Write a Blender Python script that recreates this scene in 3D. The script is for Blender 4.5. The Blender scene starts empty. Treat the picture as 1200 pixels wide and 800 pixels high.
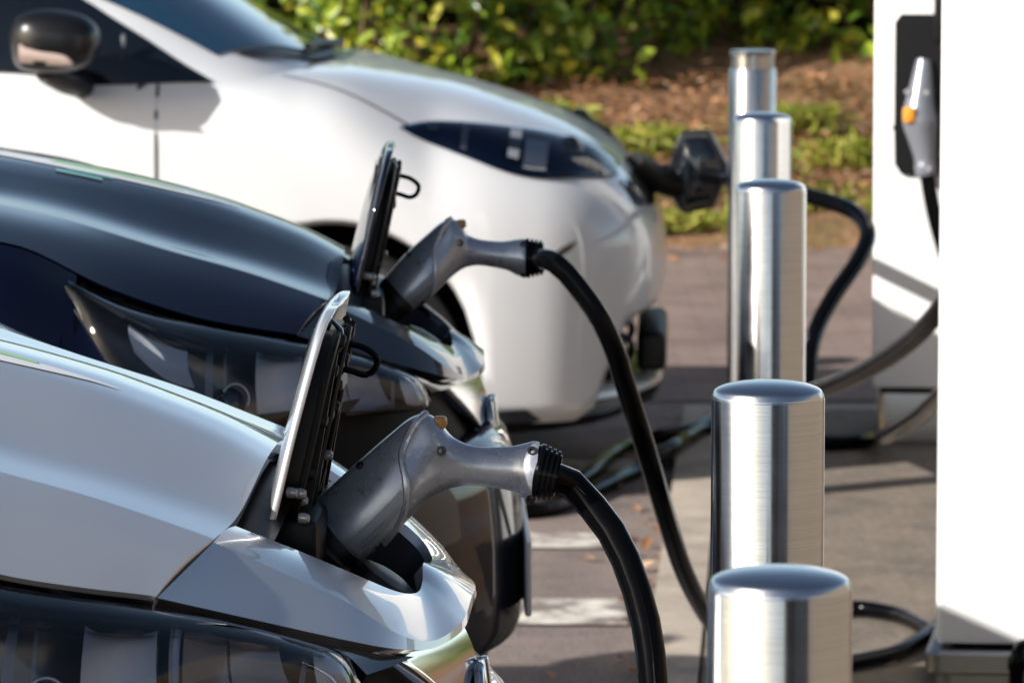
import bpy, bmesh, math, random
import numpy as np
from mathutils import Vector, Matrix
from mathutils.bvhtree import BVHTree
random.seed(7); rng = np.random.default_rng(7)
S = bpy.context.scene
COL = S.collection
rad = math.radians

# ------------------------------------------------------------------ camera
FPX, HC = 5800.0, 1.72
TH = math.atan(646 / FPX)
cd = bpy.data.cameras.new('camera'); cam = bpy.data.objects.new('camera', cd); COL.objects.link(cam)
cam.location = (0, 0, HC); cam.rotation_euler = (math.pi / 2 - TH, 0, 0)
cd.sensor_width = 36; cd.lens = FPX / 1200 * 36
cd.clip_start = 0.1; cd.clip_end = 600
cd.dof.use_dof = True; cd.dof.focus_distance = 5.27; cd.dof.aperture_fstop = 14; cd.dof.aperture_blades = 9
S.camera = cam
# ------------------------------------------------------------------ world + sun
SUN_EL, SUN_ROT = 26.5, 237.0
w = bpy.data.worlds.new('World'); S.world = w; w.use_nodes = True
nt = w.node_tree
sky = nt.nodes.new('ShaderNodeTexSky'); sky.sky_type = 'NISHITA'; sky.sun_disc = False
sky.sun_elevation = rad(SUN_EL); sky.sun_rotation = rad(SUN_ROT); sky.air_density = 1.0; sky.dust_density = 2.2; sky.ozone_density = 1.2
wt = nt.nodes.new('ShaderNodeTexCoord'); wx = nt.nodes.new('ShaderNodeSeparateXYZ'); nt.links.new(wt.outputs['Generated'], wx.inputs[0])
wr = nt.nodes.new('ShaderNodeMapRange'); wr.interpolation_type = 'SMOOTHSTEP'      # sky brightened towards the horizon, added so the bonnets mirror paler
wr.inputs[1].default_value = 0.0; wr.inputs[2].default_value = .42; wr.inputs[3].default_value = 3.8; wr.inputs[4].default_value = 1.0
nt.links.new(wx.outputs[2], wr.inputs[0])
wm = nt.nodes.new('ShaderNodeVectorMath'); wm.operation = 'SCALE'; nt.links.new(sky.outputs[0], wm.inputs[0]); nt.links.new(wr.outputs[0], wm.inputs['Scale'])
nt.links.new(wm.outputs[0], nt.nodes['Background'].inputs[0]); nt.nodes['Background'].inputs[1].default_value = 0.062
sl = bpy.data.lights.new('sun', 'SUN'); sl.energy = 5.0; sl.angle = rad(0.53); sl.color = (1.0, 0.965, 0.92)
so = bpy.data.objects.new('sun', sl); COL.objects.link(so)
sd = Vector((math.sin(rad(SUN_ROT)) * math.cos(rad(SUN_EL)), math.cos(rad(SUN_ROT)) * math.cos(rad(SUN_EL)), math.sin(rad(SUN_EL))))
so.rotation_euler = sd.to_track_quat('Z', 'Y').to_euler(); so.location = (-8, -6, 8)
S.view_settings.view_transform = 'Standard'; S.view_settings.look = 'None'; S.view_settings.gamma = 1.0
S.view_settings.exposure = 0.62
S.cycles.max_bounces = 8; S.cycles.transparent_max_bounces = 12; S.cycles.caustics_reflective = False; S.cycles.caustics_refractive = False
S.cycles.use_denoising = True
S.cycles.sample_clamp_indirect = 6.0

# ------------------------------------------------------------------ modelling helpers
cT, sT = math.cos(TH), math.sin(TH)
CAM = Vector((0, 0, HC))
def ray(px, py):
    return Vector((0, cT, -sT)) + Vector((1, 0, 0)) * ((px - 600) / FPX) - Vector((0, sT, cT)) * ((py - 400) / FPX)
def P(px, py, d):
    return CAM + ray(px, py) * d
def ground_at(px, py, z=0.0):
    r = ray(px, py); return CAM + r * ((z - HC) / r.z)

class Frame:
    def __init__(s, origin, psi, pitch=0.0):
        s.o = Vector((origin[0], origin[1], 0)); s.psi = psi
        s.M = Matrix.Translation(s.o) @ Matrix.Rotation(-psi, 4, 'Z'); s.I = s.M.inverted()
    def F(s, px, py, lat):
        o = s.I @ CAM; r = s.I.to_3x3() @ ray(px, py)
        return o + r * ((-lat - o.y) / r.y)
    def W(s, p): return s.M @ Vector(p)

def V(*a): return Vector(a)
def crs(pts, n, closed=False):
    """centripetal Catmull-Rom through pts, n samples"""
    pts = [Vector(p) for p in pts]
    if len(pts) == 1: return [pts[0].copy() for _ in range(n)]
    if closed: ext = [pts[-1]] + pts + [pts[0], pts[1]]
    else:
        ext = [pts[0] * 2 - pts[1]] + pts + [pts[-1] * 2 - pts[-2]]
    segs = len(ext) - 3
    L = [max((ext[i + 2] - ext[i + 1]).length, 1e-6) for i in range(segs)]
    tot = sum(L); out = []
    for k in range(n):
        t = tot * k / (n if closed else (n - 1)); i = 0
        while i < segs - 1 and t > L[i]: t -= L[i]; i += 1
        u = min(max(t / L[i], 0), 1)
        p0, p1, p2, p3 = ext[i:i + 4]
        def kn(a, b): return max((b - a).length, 1e-6) ** 0.5
        t1 = kn(p0, p1); t2 = t1 + kn(p1, p2); t3 = t2 + kn(p2, p3)
        x = t1 + u * (t2 - t1)
        A1 = p0 * ((t1 - x) / t1) + p1 * (x / t1)
        A2 = p1 * ((t2 - x) / (t2 - t1)) + p2 * ((x - t1) / (t2 - t1))
        A3 = p2 * ((t3 - x) / (t3 - t2)) + p3 * ((x - t2) / (t3 - t2))
        B1 = A1 * ((t2 - x) / t2) + A2 * (x / t2)
        B2 = A2 * ((t3 - x) / (t3 - t1)) + A3 * ((x - t1) / (t3 - t1))
        out.append(B1 * ((t2 - x) / (t2 - t1)) + B2 * ((x - t1) / (t2 - t1)))
    return out
def cri(pts, per):
    """Catmull-Rom by index: the same parameter for every column of a grid"""
    e = [pts[0] * 2 - pts[1]] + list(pts) + [pts[-1] * 2 - pts[-2]]; out = []
    for i in range(len(pts) - 1):
        p0, p1, p2, p3 = e[i:i + 4]
        for j in range(per):
            t = j / per; out.append(0.5 * ((2 * p1) + (p2 - p0) * t + (2 * p0 - 5 * p1 + 4 * p2 - p3) * t * t + (3 * p1 - p0 - 3 * p2 + p3) * t ** 3))
    return out + [pts[-1].copy()]
def interp(x, tab):
    if x <= tab[0][0]: return tab[0][1]
    for (a, b), (c, d) in zip(tab, tab[1:]):
        if x <= c: return b + (d - b) * (x - a) / (c - a)
    return tab[-1][1]
def sint(x, tab):
    """smooth (monotone) interpolation in a table"""
    n = len(tab)
    if x <= tab[0][0]: return tab[0][1]
    if x >= tab[-1][0]: return tab[-1][1]
    for i in range(n - 1):
        if x <= tab[i + 1][0]: break
    x0, y0 = tab[i]; x1, y1 = tab[i + 1]; h = x1 - x0; dl = (y1 - y0) / h
    def slope(j):
        if j <= 0: return (tab[1][1] - tab[0][1]) / (tab[1][0] - tab[0][0])
        if j >= n - 1: return (tab[-1][1] - tab[-2][1]) / (tab[-1][0] - tab[-2][0])
        a = (tab[j][1] - tab[j - 1][1]) / (tab[j][0] - tab[j - 1][0]); b = (tab[j + 1][1] - tab[j][1]) / (tab[j + 1][0] - tab[j][0])
        return 0 if a * b <= 0 else 2 * a * b / (a + b)
    m0, m1 = slope(i), slope(i + 1); t = (x - x0) / h
    return y0 * (2 * t ** 3 - 3 * t * t + 1) + h * m0 * (t ** 3 - 2 * t * t + t) + y1 * (-2 * t ** 3 + 3 * t * t) + h * m1 * (t ** 3 - t * t)

class MB:
    """collects shapes, builds ONE mesh object"""
    def __init__(s): s.v = []; s.f = []; s.mi = []
    def add(s, vs, fs):
        o = len(s.v); s.v += [Vector(v) for v in vs]; s.f += [tuple(i + o for i in f) for f in fs]; return s
    def grid(s, rows, nu=None, nv=None, flip=False, mirror=False):
        rows = [[Vector(p) for p in r] for r in rows]
        if nu: rows = [crs(r, nu) for r in rows]
        if nv:
            cols = [crs([r[j] for r in rows], nv) for j in range(len(rows[0]))]
            rows = [[c[i] for c in cols] for i in range(nv)]
        nr, nc = len(rows), len(rows[0])
        vs = [p for r in rows for p in r]
        fs = [(i * nc + j, i * nc + j + 1, (i + 1) * nc + j + 1, (i + 1) * nc + j) for i in range(nr - 1) for j in range(nc - 1)]
        if flip: fs = [tuple(reversed(f)) for f in fs]
        s.add(vs, fs)
        if mirror: s.add([V(p.x, -p.y, p.z) for p in vs], [tuple(reversed(f)) for f in fs])
        return s
    def ring_loft(s, rings, cap=True):
        n = len(rings[0]); vs = [p for r in rings for p in r]
        fs = [(i * n + j, i * n + (j + 1) % n, (i + 1) * n + (j + 1) % n, (i + 1) * n + j) for i in range(len(rings) - 1) for j in range(n)]
        if cap:
            fs.append(tuple(reversed(range(n)))); fs.append(tuple((len(rings) - 1) * n + j for j in range(n)))
        return s.add(vs, fs)
    def tube(s, path, r, n=12, res=None, cap=True):
        path = [Vector(p) for p in path]
        if res: path = crs(path, res)
        rings = []; up = None
        for i, p in enumerate(path):
            t = (path[min(i + 1, len(path) - 1)] - path[max(i - 1, 0)]).normalized()
            if up is None:
                up = V(0, 0, 1) if abs(t.z) < 0.9 else V(1, 0, 0)
            sd_ = t.cross(up).normalized(); up = sd_.cross(t).normalized()
            rr = r(i / (len(path) - 1)) if callable(r) else r
            rings.append([p + (sd_ * math.cos(2 * math.pi * k / n) + up * math.sin(2 * math.pi * k / n)) * rr for k in range(n)])
        return s.ring_loft(rings, cap)
    def lathe(s, prof, n=40, M=None):
        M = M or Matrix.Identity(4)
        rings = [[M @ V(r * math.cos(2 * math.pi * k / n), r * math.sin(2 * math.pi * k / n), z) for k in range(n)] for r, z in prof]
        return s.ring_loft(rings, True)
    def box(s, lo, hi, bev=0.0, seg=2, M=None):
        bm = bmesh.new(); bmesh.ops.create_cube(bm, size=1)
        for v in bm.verts: v.co = V(*[(lo[i] + hi[i]) / 2 + v.co[i] * (hi[i] - lo[i]) for i in range(3)])
        if bev: bmesh.ops.bevel(bm, geom=list(bm.edges), offset=bev, segments=seg, affect='EDGES', profile=0.5)
        if M:
            for v in bm.verts: v.co = M @ v.co
        bm.verts.index_update()
        s.add([v.co for v in bm.verts], [tuple(v.index for v in f.verts) for f in bm.faces]); bm.free(); return s
    def prism(s, poly, axis_vec):
        n = len(poly); a = [Vector(p) for p in poly]; b = [p + axis_vec for p in a]
        fs = [tuple(reversed(range(n))), tuple(range(n, 2 * n))] + [(i, (i + 1) % n, (i + 1) % n + n, i + n) for i in range(n)]
        return s.add(a + b, fs)
    def build(s, name, mat, parent=None, world=False, smooth=True, sharp=None, solid=None, fixn=False, mods=None):
        me = bpy.data.meshes.new(name)
        vs = s.v
        if world and parent is not None:
            I = (Matrix.Translation(parent.location) @ parent.rotation_euler.to_matrix().to_4x4()).inverted(); vs = [I @ v for v in vs]
        me.from_pydata([tuple(v) for v in vs], [], s.f); me.validate()
        if fixn:
            bm = bmesh.new(); bm.from_mesh(me); bmesh.ops.recalc_face_normals(bm, faces=bm.faces); bm.to_mesh(me); bm.free()
        rt = parent
        while rt is not None and rt.parent is not None: rt = rt.parent
        if rt is not None and rt.name.startswith('parked_car') and not fixn:      # open panels face away from the middle of the car
            if sum(p.area * p.normal.dot(p.center - V(-1.5, 0, .5)) for p in me.polygons) < 0: me.flip_normals()
        if smooth:
            me.polygons.foreach_set('use_smooth', [True] * len(me.polygons))
            me.set_sharp_from_angle(angle=rad(sharp or 38))
        for m in (mat if isinstance(mat, (list, tuple)) else [mat]): me.materials.append(m)
        o = bpy.data.objects.new(name, me); COL.objects.link(o)
        if parent is not None: o.parent = parent
        if solid:
            m = o.modifiers.new('solid', 'SOLIDIFY'); m.thickness = abs(solid); m.offset = -1 if solid > 0 else 1
        return o

def tag(o, label=None, cat=None, group=None, kind=None):
    if label: o['label'] = label
    if cat: o['category'] = cat
    if group: o['group'] = group
    if kind: o['kind'] = kind
    return o
def thing(name, label, cat, loc=(0, 0, 0), rz=0.0, group=None):
    o = bpy.data.objects.new(name, None); COL.objects.link(o); o.location = loc; o.rotation_euler = (0, 0, rz); o.empty_display_size = 0.1
    return tag(o, label, cat, group)

# ------------------------------------------------------------------ materials
def mat(name):
    m = bpy.data.materials.new(name); m.use_nodes = True
    return m, m.node_tree, m.node_tree.nodes['Principled BSDF']
def simple(name, col, rough=0.5, metal=0.0, coat=0.0, coat_r=0.03, spec=0.5, bump=0.0, bscale=400, var=0.0, vscale=6):
    m, t, b = mat(name)
    b.inputs['Base Color'].default_value = (*col, 1); b.inputs['Roughness'].default_value = rough; b.inputs['Metallic'].default_value = metal
    b.inputs['Coat Weight'].default_value = coat; b.inputs['Coat Roughness'].default_value = coat_r; b.inputs['Specular IOR Level'].default_value = spec
    if var or bump:
        tc = t.nodes.new('ShaderNodeTexCoord')
    if var:
        n = t.nodes.new('ShaderNodeTexNoise'); n.inputs['Scale'].default_value = vscale; n.inputs['Detail'].default_value = 6
        t.links.new(tc.outputs['Object'], n.inputs['Vector'])
        r = t.nodes.new('ShaderNodeMapRange'); r.inputs[1].default_value = .3; r.inputs[2].default_value = .7; r.inputs[3].default_value = max(rough - var, .02); r.inputs[4].default_value = rough + var
        t.links.new(n.outputs[0], r.inputs[0]); t.links.new(r.outputs[0], b.inputs['Roughness'])
    if bump:
        n = t.nodes.new('ShaderNodeTexNoise'); n.inputs['Scale'].default_value = bscale; n.inputs['Detail'].default_value = 3
        t.links.new(tc.outputs['Object'], n.inputs['Vector'])
        bp = t.nodes.new('ShaderNodeBump'); bp.inputs['Strength'].default_value = bump; bp.inputs['Distance'].default_value = .002
        t.links.new(n.outputs[0], bp.inputs['Height']); t.links.new(bp.outputs[0], b.inputs['Normal'])
    return m
def ramp(t, fac, stops):
    r = t.nodes.new('ShaderNodeValToRGB'); e = r.color_ramp.elements
    while len(e) < len(stops): e.new(0.5)
    for k, (p, c) in enumerate(stops): e[k].position = p; e[k].color = (*c, 1)
    t.links.new(fac, r.inputs[0]); return r.outputs[0]
def noise(t, scale, detail=6, rough=0.6, vec=None, coord='Object'):
    tc = t.nodes.new('ShaderNodeTexCoord'); n = t.nodes.new('ShaderNodeTexNoise')
    n.inputs['Scale'].default_value = scale; n.inputs['Detail'].default_value = detail; n.inputs['Roughness'].default_value = rough
    t.links.new(vec if vec else tc.outputs[coord], n.inputs['Vector']); return n.outputs[0]
def mix(t, fac, a, b, blend='MIX'):
    m = t.nodes.new('ShaderNodeMix'); m.data_type = 'RGBA'; m.blend_type = blend
    for s_, v in ((0, fac), (6, a), (7, b)):
        if hasattr(v, 'links') or hasattr(v, 'is_linked'): t.links.new(v, m.inputs[s_])
        else: m.inputs[s_].default_value = v if s_ == 0 else (*v, 1)
    return m.outputs[2]

M = {}
M['silver'] = simple('silver_paint', (.66, .675, .70), .36, .70, 1.0, .02)
M['navy'] = simple('navy_paint', (.0014, .0028, .012), .4, .1, .75, .015, spec=.05)
M['white'] = simple('white_paint', (.60, .608, .62), .35, 0, .8, .03)
M['black_gloss'] = simple('black_gloss', (.008, .008, .010), .12, 0, .6, .02)
M['black_plastic'] = simple('black_plastic', (.005, .005, .006), .40, spec=.3, bump=.15, bscale=900)
M['mirror_black'] = simple('mirror_cap', (.006, .006, .007), .3, spec=.4)
M['rubber'] = simple('rubber', (.002, .002, .0025), .13, spec=.10, var=.05, vscale=60)
M['tyre'] = simple('tyre_rubber', (.018, .018, .018), .75)
M['dark'] = simple('dark_void', (.004, .004, .005), .8, spec=.1)
M['chrome'] = simple('chrome', (.70, .70, .70), .11, 1.0)
M['lamp_bowl'] = simple('lamp_bowl', (.13, .125, .12), .25, .5)
M['blue_glow_bowl'] = simple('blue_glow_bowl', (.015, .045, .13), .25, .4)  # blue glow inside the lamp is put into the colour
M['grille_black'] = simple('grille_black', (.006, .006, .007), .65, spec=.08)
M['alloy'] = simple('alloy', (.45, .46, .48), .3, .9)
M['tint'] = simple('tinted_glass', (.004, .006, .009), .03, 0, 0, spec=.8)
M['screen'] = simple('windscreen_glass', (.012, .045, .085), .02, 0, 0, spec=1.0)  # blue of the mirrored sky is put into the base colour
M['reflector'] = simple('reflector', (.50, .50, .52), .30, .6)
M['paving_tint_reflector'] = simple('paving_tint_reflector', (.50, .45, .41), .24, .45, bump=.5, bscale=38)  # brown tone and bumps stand in for paving mirrored in the lamp
M['grey_facet'] = simple('grey_facet', (.80, .80, .81), .4, .1)
M['charger_white'] = simple('charger_white', (.84, .84, .83), .38, 0, .25, .1)
M['steel_plain'] = simple('plain_steel', (.45, .44, .42), .32, 1.0, bump=.1, bscale=60)
M['orange'] = simple('orange_plastic', (.75, .30, .03), .4)
M['amber'] = simple('amber_clip', (.42, .20, .04), .4)
M['screw'] = simple('screw_head', (.02, .02, .022), .4, .3)
M['bolt'] = simple('clear_bolt', (.45, .45, .45), .2, .3)
M['plate'] = simple('number_plate', (.75, .74, .68), .3)
M['decal_white'] = simple('decal_white', (.80, .80, .80), .4)
M['decal_green'] = simple('decal_green', (.36, .66, .32), .4)
M['decal_teal'] = simple('decal_teal', (.20, .46, .38), .4)
M['badge_blue'] = simple('badge_blue', (.03, .16, .45), .12, .6, 1.0)
M['indicator'] = simple('indicator_lens', (.42, .33, .29), .12, 0, .5)
M['ceramic_label'] = simple('worn_label', (.27, .30, .35), .40, .4)

def glass_cover(name, tint=(.93, .95, .97)):
    m, t, b = mat(name); t.nodes.remove(b); out = t.nodes['Material Output']
    tr = t.nodes.new('ShaderNodeBsdfTransparent'); tr.inputs[0].default_value = (*tint, 1)
    gl = t.nodes.new('ShaderNodeBsdfGlossy'); gl.inputs['Roughness'].default_value = .015
    fr = t.nodes.new('ShaderNodeFresnel'); fr.inputs[0].default_value = 1.5
    mx = t.nodes.new('ShaderNodeMixShader')
    t.links.new(fr.outputs[0], mx.inputs[0]); t.links.new(tr.outputs[0], mx.inputs[1]); t.links.new(gl.outputs[0], mx.inputs[2]); t.links.new(mx.outputs[0], out.inputs[0])
    return m
M['lens'] = glass_cover('headlight_cover')
M['clear'] = simple('light_guide', (.55, .56, .58), .08, 0, .5); M['clear'].node_tree.nodes['Principled BSDF'].inputs['Alpha'].default_value = .45

def steel_brushed():
    m, t, b = mat('brushed_steel')
    b.inputs['Metallic'].default_value = 1.0; b.inputs['Roughness'].default_value = .20
    b.inputs['Anisotropic'].default_value = .7; b.inputs['Anisotropic Rotation'].default_value = .25
    tg = t.nodes.new('ShaderNodeTangent'); tg.direction_type = 'RADIAL'; tg.axis = 'Z'
    t.links.new(tg.outputs[0], b.inputs['Tangent'])
    tc = t.nodes.new('ShaderNodeTexCoord'); mp = t.nodes.new('ShaderNodeMapping'); mp.inputs['Scale'].default_value = (8, 8, 900)
    t.links.new(tc.outputs['Object'], mp.inputs[0])
    n = noise(t, 1.0, 4, .6, vec=mp.outputs[0])
    t.links.new(ramp(t, n, [(.25, (.40, .395, .39)), (.75, (.52, .515, .51))]), b.inputs['Base Color'])
    n5 = noise(t, 9, 6, .65); t.links.new(ramp(t, n5, [(.3, (.15, .15, .15)), (.7, (.27, .27, .27))]), b.inputs['Roughness'])
    bp = t.nodes.new('ShaderNodeBump'); bp.inputs['Strength'].default_value = .015; bp.inputs['Distance'].default_value = .001
    t.links.new(n, bp.inputs['Height']); t.links.new(bp.outputs[0], b.inputs['Normal'])
    return m
M['brushed'] = steel_brushed()
M['cap_steel'] = simple('cap_steel', (.55, .56, .58), .22, 1.0, bump=.05, bscale=300)

def gun_plastic():
    m, t, b = mat('charging_gun_plastic')
    n1 = noise(t, 28, 8, .7); n2 = noise(t, 170, 4, .6)
    c = ramp(t, n1, [(.30, (.27, .30, .36)), (.60, (.40, .43, .49)), (.75, (.52, .54, .57))])
    c = mix(t, ramp(t, n2, [(.60, (0, 0, 0)), (.68, (1, 1, 1))]), c, (.55, .56, .57))
    t.links.new(mix(t, .30, c, (.36, .39, .45)), b.inputs['Base Color'])
    b.inputs['Metallic'].default_value = .5; b.inputs['Specular IOR Level'].default_value = .6; b.inputs['Coat Weight'].default_value = .35; b.inputs['Coat Roughness'].default_value = .12
    t.links.new(ramp(t, n1, [(.3, (.22, .22, .22)), (.7, (.42, .42, .42))]), b.inputs['Roughness'])
    bp = t.nodes.new('ShaderNodeBump'); bp.inputs['Strength'].default_value = .12; bp.inputs['Distance'].default_value = .001
    t.links.new(n2, bp.inputs['Height']); t.links.new(bp.outputs[0], b.inputs['Normal'])
    return m
M['gun'] = gun_plastic()

M['gun_dark'] = simple('holster_gun_plastic', (.20, .21, .24), .3, .3, .3, .1)
def ground_mat(name, stops, s1, s2, rough=.9, bump=.5, tint=None, dist=.004):
    m, t, b = mat(name)
    n1 = noise(t, s1, 8, .65); n2 = noise(t, s2, 6, .7); n3 = noise(t, .9, 4, .6)
    c = ramp(t, n2, stops)
    c = mix(t, 1.0, c, ramp(t, n1, [(.28, (.58, .58, .58)), (.5, (.95, .94, .92)), (.72, (1.18, 1.15, 1.10))]), 'MULTIPLY')
    if tint: c = mix(t, ramp(t, n3, [(.52, (0, 0, 0)), (.66, (.7, .7, .7))]), c, tint)
    t.links.new(c, b.inputs['Base Color']); b.inputs['Roughness'].default_value = rough; b.inputs['Specular IOR Level'].default_value = .25
    bp = t.nodes.new('ShaderNodeBump'); bp.inputs['Strength'].default_value = bump; bp.inputs['Distance'].default_value = dist
    t.links.new(n2, bp.inputs['Height']); t.links.new(bp.outputs[0], b.inputs['Normal'])
    return m
M['asphalt'] = ground_mat('asphalt', [(.25, (.095, .078, .072)), (.5, (.21, .17, .155)), (.75, (.42, .35, .315))], 3, 95)
M['paving'] = ground_mat('pink_paving', [(.2, (.20, .145, .125)), (.8, (.31, .235, .205))], 2, 30, bump=.2)
def joints(m, sx, sy, mort=.006, dark=.45, rot=0.0):
    t = m.node_tree; b = t.nodes['Principled BSDF']; src = b.inputs['Base Color'].links[0].from_socket
    tc = t.nodes.new('ShaderNodeTexCoord'); mp = t.nodes.new('ShaderNodeMapping'); mp.inputs['Rotation'].default_value = (0, 0, rot)
    bt = t.nodes.new('ShaderNodeTexBrick'); bt.inputs['Scale'].default_value = 1.0; bt.inputs['Brick Width'].default_value = sx; bt.inputs['Row Height'].default_value = sy
    bt.inputs['Mortar Size'].default_value = mort; bt.inputs['Mortar Smooth'].default_value = .2
    bt.inputs['Color1'].default_value = (.94, .94, .94, 1); bt.inputs['Color2'].default_value = (1.04, 1.03, 1.01, 1); bt.inputs['Mortar'].default_value = (dark, dark, dark * .95, 1)
    t.links.new(tc.outputs['Object'], mp.inputs[0]); t.links.new(mp.outputs[0], bt.inputs[0])
    t.links.new(mix(t, 1.0, src, bt.outputs[0], 'MULTIPLY'), b.inputs['Base Color'])
M['concrete'] = ground_mat('concrete', [(.2, (.10, .084, .068)), (.5, (.20, .168, .137)), (.8, (.31, .26, .215))], 4, 40, bump=.25, tint=(.17, .135, .075))
M['kerb'] = ground_mat('kerb_concrete', [(.2, (.34, .29, .24)), (.8, (.47, .41, .35))], 6, 60, bump=.3)
joints(M['concrete'], .40, .40, .004, .90, rad(-3)); joints(M['paving'], .20, .10, .005, .75)
M['line'] = ground_mat('line_paint', [(.22, (.36, .32, .28)), (.45, (.66, .62, .56)), (.8, (.78, .75, .70))], 8, 45, bump=.3)
def worn(m, under, scale=7, lo=.42, hi=.56):
    t = m.node_tree; b = t.nodes['Principled BSDF']; src = b.inputs['Base Color'].links[0].from_socket
    n = noise(t, scale, 10, .72); f = ramp(t, n, [(lo, (1, 1, 1)), (hi, (0, 0, 0))])
    t.links.new(mix(t, f, src, under), b.inputs['Base Color'])
worn(M['line'], (.20, .165, .15))
M['mulch'] = ground_mat('mulch', [(.25, (.09, .05, .028)), (.5, (.30, .165, .09)), (.78, (.50, .31, .19))], 5, 26, bump=1.0, tint=(.10, .10, .03), dist=.03)

def leaf_mat(name, stops, rough=.35, trans=.3, spec=.5):
    m, t, b = mat(name)
    g = t.nodes.new('ShaderNodeNewGeometry')
    c = ramp(t, g.outputs['Random Per Island'], stops)
    t.links.new(c, b.inputs['Base Color']); b.inputs['Roughness'].default_value = rough; b.inputs['Specular IOR Level'].default_value = spec
    tl = t.nodes.new('ShaderNodeBsdfTranslucent'); t.links.new(c, tl.inputs[0])
    mx = t.nodes.new('ShaderNodeMixShader'); mx.inputs[0].default_value = trans
    t.links.new(b.outputs[0], mx.inputs[1]); t.links.new(tl.outputs[0], mx.inputs[2]); t.links.new(mx.outputs[0], t.nodes['Material Output'].inputs[0])
    return m
M['leaf'] = leaf_mat('hedge_leaf', [(0, (.035, .085, .010)), (.3, (.11, .20, .018)), (.55, (.24, .34, .028)), (.8, (.34, .42, .04)), (.95, (.55, .50, .05))], .32, .3, .6)
M['grass'] = leaf_mat('grass_blade', [(0, (.14, .19, .018)), (.5, (.30, .33, .035)), (1, (.46, .42, .09))], .5, .35)
M['litter'] = leaf_mat('dry_leaf', [(0, (.14, .06, .024)), (.5, (.36, .17, .075)), (.85, (.52, .28, .14)), (1, (.60, .44, .30))], .6, .2)
M['wood'] = simple('branch_bark', (.09, .055, .03), .9)

# ------------------------------------------------------------------ setting
def sheet(name, pts, mt, z=None):
    mb = MB(); mb.add([V(p[0], p[1], p[2] if len(p) > 2 else z) for p in pts], [tuple(range(len(pts)))])
    return tag(mb.build(name, mt, smooth=False), kind='structure')
sheet('road', [(-80, -60), (80, -60), (80, 90), (-80, 90)], M['asphalt'], 0.0)
def edge_x(y): return .309 + .054 * (y - 10.47)
yN, yF = -3.0, 13.6
# far lane of pinkish paving
sheet('paved_lane', [(-30, 13.9), (30, 13.9), (30, 18.9), (-30, 18.9)], M['paving'], 0.004)
# charger pavement with kerb
mb = MB()
kw = .11
mb.prism([V(edge_x(yN) + kw, yN, 0), V(2.3, yN, 0), V(2.3, yF - kw, 0), V(edge_x(yF) + kw, yF - kw, 0)], V(0, 0, .028))
tag(mb.build('pavement', M['concrete'], smooth=False), kind='structure')
mb = MB(); k = 0
y = yN
while y < yF - .05:
    y2 = min(y + .9, yF) - .006
    M4 = None
    a = V(edge_x(y), y, 0); b = V(edge_x(y2), y2, 0)
    mb.prism([a, a + V(kw - .003, 0, 0), b + V(kw - .003, 0, 0), b], V(0, 0, .03)); y += .9
x = edge_x(yF) + kw
while x < 2.2:
    mb.prism([V(x, yF - kw + .003, 0), V(x + .894, yF - kw + .003, 0), V(x + .894, yF, 0), V(x, yF, 0)], V(0, 0, .03)); x += .9
tag(mb.build('kerb', M['kerb'], smooth=False), kind='structure')
sheet('reflection_soil', [(2.3, -6), (6.49, -6), (6.49, 13.5), (2.3, 13.5)], M['mulch'], .015)  # unseen brown ground, added to darken reflections in the steel posts
# bay lines
PSI = rad(2.7)
def bay_line(y, wd, x0, x1, nm='road_marking'):
    t = math.tan(PSI); h = wd / 2
    return sheet(nm, [(x0, y - x0 * t - h), (x1, y - x1 * t - h), (x1, y - x1 * t + h), (x0, y - x0 * t + h)], M['line'], .006)
bay_line(11.27, .22, -5.5, .27); bay_line(10.28, .32, -5.5, .24); bay_line(12.55, .2, -5.5, .32); bay_line(6.5, .1, -5.5, -.1)
# verge bank rising to the hedge
def bank_z(x, y):
    h = max(0, y - 18.7)
    return .0 + (.17 * h if h < 6 else 1.02 + .02 * (h - 6))
mb = MB(); rows = []
for yy in np.concatenate([np.linspace(18.6, 22.5, 40), np.linspace(23, 70, 12)]):
    rows.append([V(xx, yy, bank_z(xx, yy) + (0.0 if yy < 18.65 else .05 + .035 * math.sin(xx * 3.1 + yy * 2) * math.sin(yy * 4.7 - xx * 1.3))) for xx in np.linspace(-30, 30, 160)])
mb.grid(rows)
tag(mb.build('verge', M['mulch']), kind='structure')
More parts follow.
